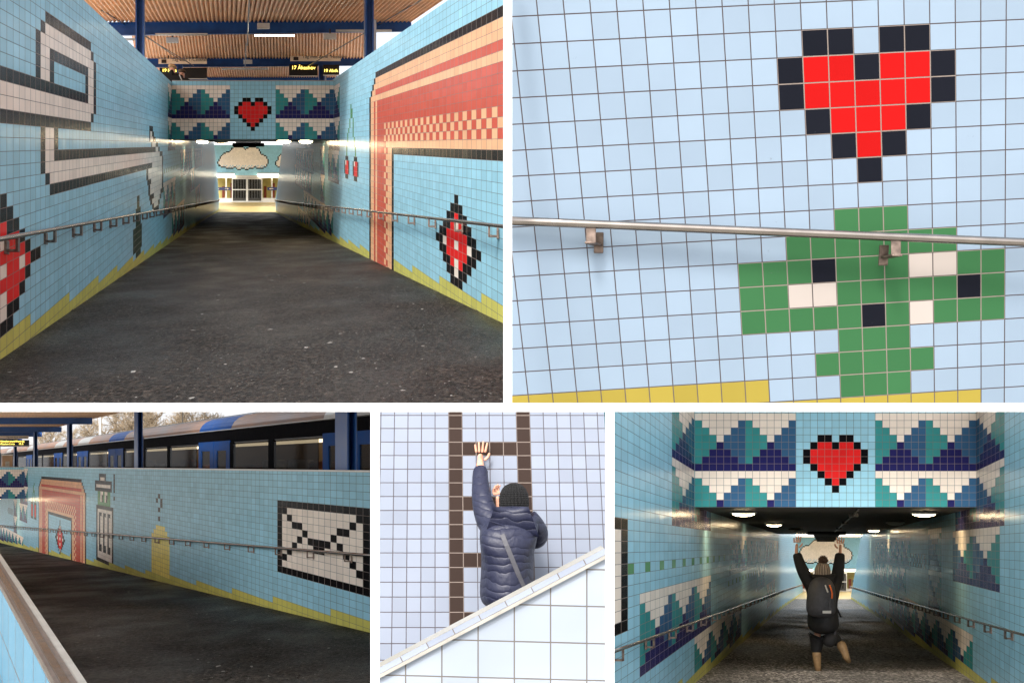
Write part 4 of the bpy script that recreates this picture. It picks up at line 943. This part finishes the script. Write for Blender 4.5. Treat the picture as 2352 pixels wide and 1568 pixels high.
# train
tr = thing('metro_train', 'metro train with bronze roof, black window band and blue doors standing behind the ramp wall', 'train', A3.P(9.6, 70, -1.75))
ya, yb = 26.0, 150.0
def ext(name, prof, mat, y0=ya, y1=yb, cap=True):
    b = MB()
    for (ra, ha), (rb, hb) in zip(prof, prof[1:]): b.face(A3.P(ra, y0, ha), A3.P(rb, y0, hb), A3.P(rb, y1, hb), A3.P(ra, y1, ha))
    if cap:
        b.face(*[A3.P(r, y0, h) for r, h in prof]); b.face(*[A3.P(r, y1, h) for r, h in prof])
    return b.build(name, M[mat], tr)
ext('lower_body', [(9.0, -1.6), (9.0, -0.42), (11.6, -0.42), (11.6, -1.6), (9.0, -1.6)], 'train_black')
ext('upper_band', [(9.0, 0.62), (9.0, 0.93), (11.6, 0.93), (11.6, 0.62), (9.0, 0.62)], 'train_black')
doors = [29.9, 42.8, 61.5, 72.2, 82.7, 100, 118]
RP = [(9.0, 0.934), (9.03, 1.05), (9.10, 1.16), (9.22, 1.26), (9.40, 1.335), (9.7, 1.385), (10.3, 1.40), (11.6, 1.0)]
cuts = [ya] + [v for d in doors for v in (d - 2.1, d + 2.1)] + [yb]
for i in range(len(cuts) - 1):
    b = MB()
    for (a0_, h0), (a1, h1) in zip(RP, RP[1:]): b.face(A3.P(a0_, cuts[i], h0), A3.P(a1, cuts[i], h1), A3.P(a1, cuts[i + 1], h1), A3.P(a0_, cuts[i + 1], h0))
    b.build('roof', M['train_roof'] if i % 2 == 0 else M['train_blue'] if i in (3, 5) else M['alu'], tr, smooth=True)
ext('rain_gutter', [(8.985, 0.935), (8.965, 0.95), (8.985, 0.965)], 'alu', cap=False)
ext('roof_edge', [(9.40, 1.345), (9.42, 1.375), (9.48, 1.375)], 'black', cap=False)
MB().fbox(A3, 10.6, 10.65, ya, yb, -0.4, 0.6).build('interior_wall', M['tan'], tr)
MB().fbox(A3, 9.01, 10.55, ya, yb, 0.585, 0.612).build('interior_ceiling', M['black'], tr)
for d in doors:
    for s in (-1, 1):
        y0, y1 = (d - 2.05, d - 0.03) if s < 0 else (d + 0.03, d + 2.05)
        b = MB(); P0_, P1_ = 8.975, 9.03
        b.fbox(A3, P0_, P1_, y0, y0 + 0.42, -1.5, 0.66); b.fbox(A3, P0_, P1_, y1 - 0.42, y1, -1.5, 0.66); b.fbox(A3, P0_, P1_, y0 + 0.42, y1 - 0.42, 0.40, 0.66); b.fbox(A3, P0_, P1_, y0 + 0.42, y1 - 0.42, -1.5, -0.55)
        dd = b.build('door', M['train_blue'], tr)
        MB().fbox(A3, 8.99, 9.01, y0 + 0.42, y1 - 0.42, -0.55, 0.40).build('pane', M['window'], dd)
rnd = random.Random(3)
for i in range(0, len(cuts) - 1, 2):
    y0, y1 = cuts[i] + 0.1, cuts[i + 1] - 0.1
    if y1 - y0 < 1.0: continue
    n = max(1, round((y1 - y0) / 5.5)); st = (y1 - y0) / n
    for j in range(n):
        a, b_ = y0 + j * st + 0.25, y0 + (j + 1) * st - 0.25
        MB().fbox(A3, 8.99, 9.008, a, b_, -0.41, 0.56).build('window', M['window'], tr)
        MB().fbox(A3, 8.985, 9.05, b_, b_ + 0.5, -0.415, 0.615).build('pillar', M['train_black'], tr)
        for z in range(2):
            yy = a + (b_ - a) * (0.12 + 0.48 * z); mm = M['seat'] if (j + z + i) % 3 else M['paper']
            hh = rnd.uniform(0.02, 0.2)
            sb = MB().fbox(A3, 9.12, 9.55, yy, yy + 0.75, -0.4, hh).build('seat', mm, tr, bevel=0.05)
for r_ in (9.5, 10.2): MB().fbox(A3, r_, r_ + 0.05, ya + 0.5, 110, 0.545, 0.58).build('ceiling_light', emit('train_strip_light', (1.0, 0.80, 0.5, 1), 1.0), tr)
# far building, kiosk and poles
bd = thing('building', 'pale low building with teal panels far left beyond the platform', 'building', A3.P(14, 172, -1.7))
MB().fbox(A3, 9.5, 18.5, 172, 176, -1.7, 1.55).build('wall', M['render'], bd)
for r in (10.2, 11.6, 13.4, 15.0, 16.6): MB().fbox(A3, r, r + 0.7, 171.9, 172.05, -0.2, 0.8).build('window', M['train_black'], bd)
for r in (12.4, 12.75): MB().fbox(A3, r, r + 0.22, 171.7, 171.95, 0.85, 1.25).build('panel', M['teal'], bd)
MB().fbox(A3, 9.3, 18.7, 171.8, 176.2, 1.552, 1.75).build('roof', M['navy'], bd)
kq = thing('poster_stand', 'pale salmon poster stand between the thin posts at the far left', 'poster stand', A3.P(6.9, 98, -0.6))
MB().fbox(A3, 7.1, 7.75, 98, 98.3, -0.6, 0.62).build('panel', M['salmon'], kq); MB().fbox(A3, 7.05, 7.8, 98.31, 98.36, -0.6, 0.7).build('back', M['alu'], kq); MB().fbox(A3, 7.28, 7.55, 97.97, 97.995, -0.2, 0.25).build('picture', M['paper'], kq)
for r, y, h, wdt, lb in ((13.6, 100, 3.6, 0.10, 'thin pale lamp pole among the bare trees near the canopy end'), (20.5, 108, 4.0, 0.045, 'thin dark mast rising over the train roof')):
    pq = thing('lamp_pole', lb, 'pole', A3.P(r, y, -1.7)); MB().tube([A3.P(r, y, -1.7), A3.P(r, y, h)], [wdt, wdt * 0.7], 10).build('shaft', M['lampwhite'] if wdt > 0.08 else M['steel_dark'], pq, smooth=True)
    MB().tube([A3.P(r, y, h - 0.03), A3.P(r + 0.9, y, h + 0.15)], 0.03, 6).build('arm', M['lampwhite'], pq); MB().obox(A3.P(r + 1.1, y, h + 0.16), (0.25, 0, 0.03), (0, 0.1, 0), (0, 0, 0.04)).build('lamp_head', M['lampwhite'], pq)
# bare winter trees
def bare_tree(base, H, seed, lab):
    rg = random.Random(seed); q = thing('bare_tree', lab, 'tree', base, 'bare trees behind the train')
    b = MB(); t = MB()
    top = Vector((rg.uniform(-.3, .3), 0, H * 0.42)); t.tube([base, base + top * 0.5 + Vector((rg.uniform(-.1, .1), 0, 0)), base + top], [H * .028, H * .022, H * .016], 8)
    t.build('trunk', M['bark'], q, smooth=True)
    def grow(p, d, L, r, lev):
        p2 = p + d * L * 0.5 + Vector((rg.uniform(-1, 1), rg.uniform(-1, 1), rg.uniform(-.4, .8))) * L * 0.07; p3 = p + d * L
        b.tube([p, p2, p3], [r, r * 0.8, r * 0.6], 3 if lev > 2 else 5, cap=False)
        if lev >= 6: return
        nb = 4 if lev < 2 else 3
        for i in range(nb):
            nd = (d + Vector((rg.gauss(0, .55), rg.gauss(0, .55), rg.gauss(0.05, .38)))).normalized(); s0 = rg.uniform(0.35, 1.0)
            grow(p + d * L * s0, nd, L * rg.uniform(0.6, 0.82), max(r * 0.62, 0.012), lev + 1)
    for i in range(4):
        a = rg.uniform(0, 6.28); grow(base + top * rg.uniform(.75, 1), Vector((math.cos(a) * .6, math.sin(a) * .6, rg.uniform(.6, 1.2))).normalized(), H * 0.22, H * .011, 1)
    b.build('crown', M['bark'], q)
TL = ['tall bare tree next to the canopy end', 'bare tree with a dense twiggy crown left of the second blue post', 'bare tree behind the second blue post', 'small bare tree seen low beyond the train roof', 'bare tree standing alone right of the second blue post', 'low bare tree in the gap under the canopy end', 'bare tree hidden mostly behind the train roof', 'bare tree at the far left behind the departure board']
for i, (u, v, Y) in enumerate(((268, 958, 125), (305, 952, 112), (345, 948, 118), (395, 968, 130), (455, 955, 120), (195, 985, 150), (425, 985, 150), (120, 1005, 165))):
    r = (u + 250) * Y / 3528.0; hb = -1.75; ht = (1068 - v) * Y / 3528.0
    bare_tree(A3.P(r, Y, hb), (ht - hb) * 1.42, 40 + i, TL[i])

# ================================================================== PLACE 5 : smaller passage with the jumping person
A5 = Frame(0.19955, -0.05300)
T5, KO5, DY5, YH5 = 0.108, 0.49, 0.5, 22.98
def fl5(y): return -(1.583 + 0.01984 * min(y, 152))
def rl5(y): return lerp(y, [(0, -1.85), (80, -1.85), (150, -1.49), (200, -1.3)])
rr5 = lambda y: 2.36
cv5 = Canvas(); passage_murals(cv5, -1, 18, 5)
cv5.rect(-6, 1, 1, 1, 'K').rect(-6, 0, -7, 0, 'W').rect(1, 1, -7, 0, 'K').rect(-6, 1, -8, -8, 'K')
k5 = lambda c, k: (13.9 + c * DY5) < 104 + (150 - 104) * max(0, min(1, (2.1 - (k + KO5) * T5) / 6.6))
wall_in_frame(A5, rl5, 13.9, DY5, T5, KO5, 'tiled_wall', 'left blue tiled passage wall with green dots and stepped peaks, beside the jumping person', cv5, -3, 275, 2.11, fl5, -1, keep=k5)
cv6 = Canvas(); passage_murals(cv6, 1, 12, 5)
k6 = lambda c, k: (17 + c * DY5) < 75 + (112 - 75) * max(0, min(1, (2.1 - (k + KO5) * T5) / 5.8))
wall_in_frame(A5, rr5, 17, DY5, T5, KO5, 'tiled_wall', 'right blue tiled passage wall with stepped peaks along the handrail, beside the jumping person', cv6, -5, 192, 2.11, fl5, 1, keep=k6)
bridge(A5, -1.85, 2.36, YH5, 4.21 / 39, 0.593, 'tiled bridge with the large red heart right above the jumping person', 72)
b = MB(); ys = [13 + (153 - 13) * i / 30 for i in range(31)]
for y0, y1 in zip(ys, ys[1:]):
    P = A5.P
    b.hexa([P(rl5(y0) - .1, y0, fl5(y0) - .2), P(rr5(y0) + .1, y0, fl5(y0) - .2), P(rr5(y1) + .1, y1, fl5(y1) - .2), P(rl5(y1) - .1, y1, fl5(y1) - .2),
            P(rl5(y0) - .1, y0, fl5(y0)), P(rr5(y0) + .1, y0, fl5(y0)), P(rr5(y1) + .1, y1, fl5(y1)), P(rl5(y1) - .1, y1, fl5(y1))])
tag(b.build('walkway', M['asphalt5']), kind='structure')
b = MB(); P = A5.P
b.hexa([P(-3.2, 112, fl5(112) - .05), P(5.6, 112, fl5(112) - .05), P(5.6, 160, fl5(152) - .05), P(-3.2, 160, fl5(152) - .05), P(-3.2, 112, fl5(112) + .006), P(5.6, 112, fl5(112) + .006), P(5.6, 160, fl5(152) + .05), P(-3.2, 160, fl5(152) + .05)])
tag(b.build('hall_floor', M['ochre']), kind='structure')
station_end(A5, 153, -2.9, 5.6, -2.35, -4.5, 1.0, 0.11,
            ('blue tiled end wall with a white pixel cloud between the raised arms of the jumping person', 'smaller station entrance with glass doors behind the jumping person', 'added white slab shading the cloud wall, its edge in place of bright sky'), 0.8, 140, 0.91)
for r0, r1, lb in ((-2.4, -0.6, 'glowing tube lamp over the doors left of the jumping person'), (2.6, 4.8, 'glowing tube lamp over the doors right of the jumping person')):
    tube_lamp(A5.P(r0, 152.7, -2.3), A5.P(r1, 152.7, -2.3), lb, h=0.26, group='tube lamps over the station doors')
for r, y, lit, lb in ((-1.23, 25.2, True, 'large lit ceiling lamp at the left, just behind the heart bridge edge'), (1.75, 25.5, True, 'large lit ceiling lamp at the right, just behind the heart bridge edge'), (-1.10, 38, True, 'second lit ceiling lamp on the left side of the dark soffit'),
                   (1.87, 52, True, 'second lit ceiling lamp on the right side of the dark soffit'), (1.80, 36, False, 'unlit ceiling lamp near the right wall of the dark soffit'), (-0.75, 50, False, 'unlit ceiling lamp on the left of the dark soffit'), (-0.75, 66, True, 'small farthest lit ceiling lamp above the left raised hand'), (1.8, 70, True, 'small farthest lit ceiling lamp at the right end of the dark soffit')):
    dome_lamp(A5.P(r, y, 0.592), 0.205, lb, lit, 'round ceiling lamps over the jumping person')
bx = thing('ceiling_box', 'long black box hanging from the soffit above the jumping person', 'sign box', A5.P(0.3, 60, 0.3))
MB().fbox(A5, -0.43, 1.06, 59.5, 60.5, 0.47, 0.585).build('casing', M['black'], bx)
lv = MB()
for i in range(5): lv.fbox(A5, -0.2 + 0.03 * i, 0.85 - 0.03 * i, 62 + 2 * i, 62.6 + 2 * i, 0.43 - 0.05 * i, 0.50 - 0.05 * i)
lv.build('louvre', M['steel_dark'], bx)
c5 = thing('platform_canopy', 'unseen orange-brown station canopy added to shade the heart bridge of the smaller passage', 'canopy', A5.P(0, 40, 2.2))  # added out of view, its front edge placed to shade the heart front
b = MB()
for i in range(360): b.face(A5.P(-3.6 + 8 * i / 360, 19.7, 3.8 + .035 * math.sin(i * 1.05)), A5.P(-3.6 + 8 * (i + 1) / 360, 19.7, 3.8 + .035 * math.sin((i + 1) * 1.05)), A5.P(-3.6 + 8 * (i + 1) / 360, 66, 3.8 + .035 * math.sin((i + 1) * 1.05)), A5.P(-3.6 + 8 * i / 360, 66, 3.8 + .035 * math.sin(i * 1.05)))
b.build('roof_sheet', M['sheet'], c5, smooth=True); MB().fbox(A5, -3.6, 4.4, 19.7, 66, 3.85, 3.92).build('roof_deck', M['slab'], c5)
for y in (24.5, 42, 60):
    MB().fbox(A5, -3.5, 4.3, y, y + 0.2, 3.5, 3.76).build('beam', M['blue'], c5)
    for r in (-3.0, 3.6): MB().fbox(A5, r - 0.08, r + 0.08, y - 0.3, y - 0.02, -3.0, 3.76).build('post', M['blue'], c5)
cb5 = thing('ceiling_conduit', 'thin pipe with junction boxes fixed along the soffit over the jumping person', 'pipe', A5.P(0.3, 40, 0.56))
MB().tube([A5.P(0.62, 24, 0.565), A5.P(0.62, 58, 0.565)], 0.016, 8).build('pipe', M['steel_dark'], cb5)
for y in (27, 36, 47): MB().fbox(A5, 0.54, 0.70, y, y + 0.5, 0.53, 0.590).build('junction_box', M['steel_dark'], cb5)
hh5 = lambda y: fl5(y) + 0.95
handrail('handrail', 'steel handrail along the left passage wall, left of the jumping person', A5, lambda y: rl5(y) + 0.10, hh5, 12.2, 150, 0.0165, 2.55, 13.75, -1, 0.095, group='handrails of the smaller passage')
handrail('handrail', 'steel handrail along the right passage wall, right of the jumping person', A5, lambda y: rr5(y) - 0.10, hh5, 14.8, 112, 0.0165, 2.3, 18.6, 1, 0.095, group='handrails of the smaller passage')

# jumping person
Yq = 26.0
def Bq(u, v, dy=0.0): return at(u, v, Yq + dy)
kq_ = Yq / 3528.0
jp = thing('person', 'person in a black coat and pompom hat jumping with both arms raised', 'person', Bq(1890, 1536))
n_ = [(Bq(1890, 1415), (0.09, 0.07)), (Bq(1890, 1395), (0.09, 0.07)), (Bq(1890, 1355), (0.10, 0.07)), (Bq(1890, 1332), 0.055), (Bq(1890, 1322), 0.07), (Bq(1890, 1308), 0.09),
      (Bq(1864, 1345), 0.055), (Bq(1842, 1308), 0.045), (Bq(1830, 1272), 0.032), (Bq(1829, 1264), 0.027)]
e_ = [(0, 1), (1, 2), (2, 3), (3, 4), (4, 5), (2, 6), (6, 7), (7, 8), (8, 9)]
roots = [0]; roots += hand(n_, e_, Bq(1829, 1264), (0.08, 0, 1), (1, 0, 0), (0, -1, 0), 1.5, spread=0.10)
a0 = len(n_); n_ += [(Bq(1917, 1343), 0.055), (Bq(1926, 1305), 0.045), (Bq(1929, 1272), 0.032), (Bq(1930, 1266), 0.027)]; e_ += [(2, a0), (a0, a0 + 1), (a0 + 1, a0 + 2), (a0 + 2, a0 + 3)]
roots += hand(n_, e_, Bq(1930, 1266), (0.02, 0, 1), (-1, 0, 0), (0, -1, 0), 1.5, spread=0.16)
b0 = len(n_); n_ += [(Bq(1875, 1465), 0.06), (Bq(1875, 1494, 0.02), 0.045), (Bq(1877, 1526), 0.042), (Bq(1878, 1532, 0.10), 0.036)]; e_ += [(0, b0), (b0, b0 + 1), (b0 + 1, b0 + 2), (b0 + 2, b0 + 3)]
b1 = len(n_); n_ += [(Bq(1903, 1460), 0.05), (Bq(1922, 1470, 0.03), 0.04), (Bq(1938, 1490, -0.1), 0.030), (Bq(1943, 1503, -0.13), 0.026)]; e_ += [(0, b1), (b1, b1 + 1), (b1 + 1, b1 + 2), (b1 + 2, b1 + 3)]
skin_mesh('body', n_, e_, M['skin'], jp, 2, root=roots); face_parts(jp, Bq(1890, 1314), (0, 1, 0), 0.09)
cn_ = [(Bq(1891, 1458), (0.38, 0.21)), (Bq(1890, 1412), (0.315, 0.18)), (Bq(1889, 1380), (0.28, 0.17)), (Bq(1889, 1352), (0.245, 0.15)), (Bq(1890, 1334), 0.12),
       (Bq(1866, 1346), 0.095), (Bq(1850, 1322), 0.082), (Bq(1839, 1300), 0.070), (Bq(1832, 1277), 0.060), (Bq(1830, 1268), 0.052),
       (Bq(1915, 1345), 0.095), (Bq(1924, 1320), 0.082), (Bq(1927, 1298), 0.072), (Bq(1929, 1277), 0.064), (Bq(1929.5, 1268), 0.056)]
skin_mesh('coat', cn_, [(0, 1), (1, 2), (2, 3), (3, 4), (3, 5), (5, 6), (6, 7), (7, 8), (8, 9), (3, 10), (10, 11), (11, 12), (12, 13), (13, 14)], M['black_cloth'], jp, 3, k=1.45)
skin_mesh('hood', [(Bq(1872, 1335, -0.08), 0.07), (Bq(1889, 1326, -0.09), 0.10), (Bq(1906, 1335, -0.08), 0.07)], [(0, 1), (1, 2)], M['black_cloth'], jp, 3, root=1, k=1.5)
skin_mesh('leggings', [(Bq(1889, 1444), (0.14, 0.10)), (Bq(1877, 1462), 0.105), (Bq(1875, 1486, 0.02), 0.080), (Bq(1876, 1504), 0.062), (Bq(1902, 1458), 0.105), (Bq(1918, 1468, 0.04), 0.085), (Bq(1930, 1478, -0.02), 0.066)], [(0, 1), (1, 2), (2, 3), (0, 4), (4, 5), (5, 6)], M['black_cloth'], jp, 2, k=1.35)
skin_mesh('boot', [(Bq(1875, 1490), 0.070), (Bq(1876, 1508), 0.064), (Bq(1878, 1527), 0.046), (Bq(1879, 1536, 0.05), 0.046), (Bq(1881, 1545, 0.15), 0.034), (Bq(1881, 1547, 0.20), 0.024)], [(0, 1), (1, 2), (2, 3), (3, 4), (4, 5)], M['tan'], jp, 2, k=1.3)
skin_mesh('boot', [(Bq(1929, 1472, -0.02), 0.070), (Bq(1935, 1486, -0.08), 0.064), (Bq(1942, 1502, -0.14), 0.046), (Bq(1944, 1509, -0.14), 0.046), (Bq(1949, 1517, -0.06), 0.034), (Bq(1951, 1520, -0.02), 0.024)], [(0, 1), (1, 2), (2, 3), (3, 4), (4, 5)], M['tan'], jp, 2, k=1.3)
hc = Bq(1889.5, 1318)
MB().lathe(hc, [(0.118, -0.02), (0.130, 0.0), (0.134, 0.05), (0.128, 0.10), (0.108, 0.15), (0.076, 0.185), (0.035, 0.20), (0.001, 0.203)], 36).build('knit_hat', M['knit_cream'], jp, smooth=True, origin=hc)
pm = MB(); pc_ = Bq(1890.5, 1286); rg = random.Random(5)
pm.lathe(pc_, [(0.001, -0.075), (0.05, -0.055), (0.072, 0), (0.05, 0.055), (0.001, 0.075)], 16)
for i in range(500):
    d = Vector((rg.gauss(0, 1), rg.gauss(0, 1), rg.gauss(0, 1))).normalized(); s_ = d.orthogonal().normalized() * 0.006; pm.face(pc_ + d * 0.06 - s_, pc_ + d * 0.06 + s_, pc_ + d * rg.uniform(0.085, 0.1))
pm.build('pompom', M['fur'], jp)
bp = thing('backpack', 'charcoal backpack with orange zip cords on the back of the jumping person', 'backpack', Bq(1886, 1409, -0.26))
bk = skin_mesh('pack_body', [(Bq(1886, 1418, -0.27), (0.235, 0.20)), (Bq(1886, 1392, -0.30), (0.26, 0.22)), (Bq(1887, 1356, -0.29), (0.235, 0.20)), (Bq(1888, 1322, -0.22), (0.17, 0.14))], [(0, 1), (1, 2), (2, 3)], M['pack'], bp, 3, k=1.08)
skin_mesh('front_pocket', [(Bq(1885, 1410, -0.38), (0.24, 0.08)), (Bq(1885, 1393, -0.40), (0.24, 0.08))], [(0, 1)], M['pack'], bp, 3, k=1.0)
bpy.context.view_layer.update(); dg = bpy.context.evaluated_depsgraph_get()
MB().obox(on_surface(bk, 1885, 1398, Yq, 0.012), (0.07, 0, 0), (0, 0.006, 0), (0, 0, 0.022)).build('patch', M['lampwhite'], bp)
MB().tube([on_surface(bk, u_, v_, Yq, 0.012) for u_, v_ in ((1893, 1338), (1896, 1346), (1898, 1356), (1897, 1368))], 0.013, 6).build('zip_cord', simple('orange_cord', S(235, 110, 40), 0.6), bp)
MB().tube([on_surface(bk, u_, v_, Yq, 0.012) for u_, v_ in ((1883, 1338), (1885, 1345), (1888, 1354))], 0.013, 6).build('zip_cord', M['lampwhite'], bp)
MB().tube([on_surface(bk, u_, v_, Yq, 0.006) for u_, v_ in ((1893, 1366), (1892, 1380), (1892, 1392))], 0.009, 6).build('zip', M['grey_strap'], bp)
for s in (-1, 1): MB().tube([Bq(1888 + s * 17, 1340, -0.16), Bq(1888 + s * 22, 1365, -0.17), Bq(1888 + s * 21, 1400, -0.17)], 0.020, 6).build('strap', M['grey_strap'], bp)
sb = thing('shoulder_bag', 'black shoulder bag swinging on a grey strap by the leg of the jumping person', 'bag', Bq(1905, 1496, -0.25))
skin_mesh('bag_body', [(Bq(1900, 1486, -0.25), (0.095, 0.06)), (Bq(1906, 1466, -0.25), (0.115, 0.07)), (Bq(1912, 1452, -0.24), (0.08, 0.05))], [(0, 1), (1, 2)], M['black_cloth'], sb, 2, k=1.7)
MB().tube([Bq(1911, 1392, -0.20), Bq(1914, 1415, -0.22), Bq(1919, 1440, -0.24), Bq(1916, 1462, -0.25)], 0.020, 6).build('strap', M['grey_strap'], sb)
MB().tube([Bq(1920, 1392, -0.05), Bq(1932, 1417, -0.08)], 0.016, 6).build('loose_strap', M['black_cloth'], bp)
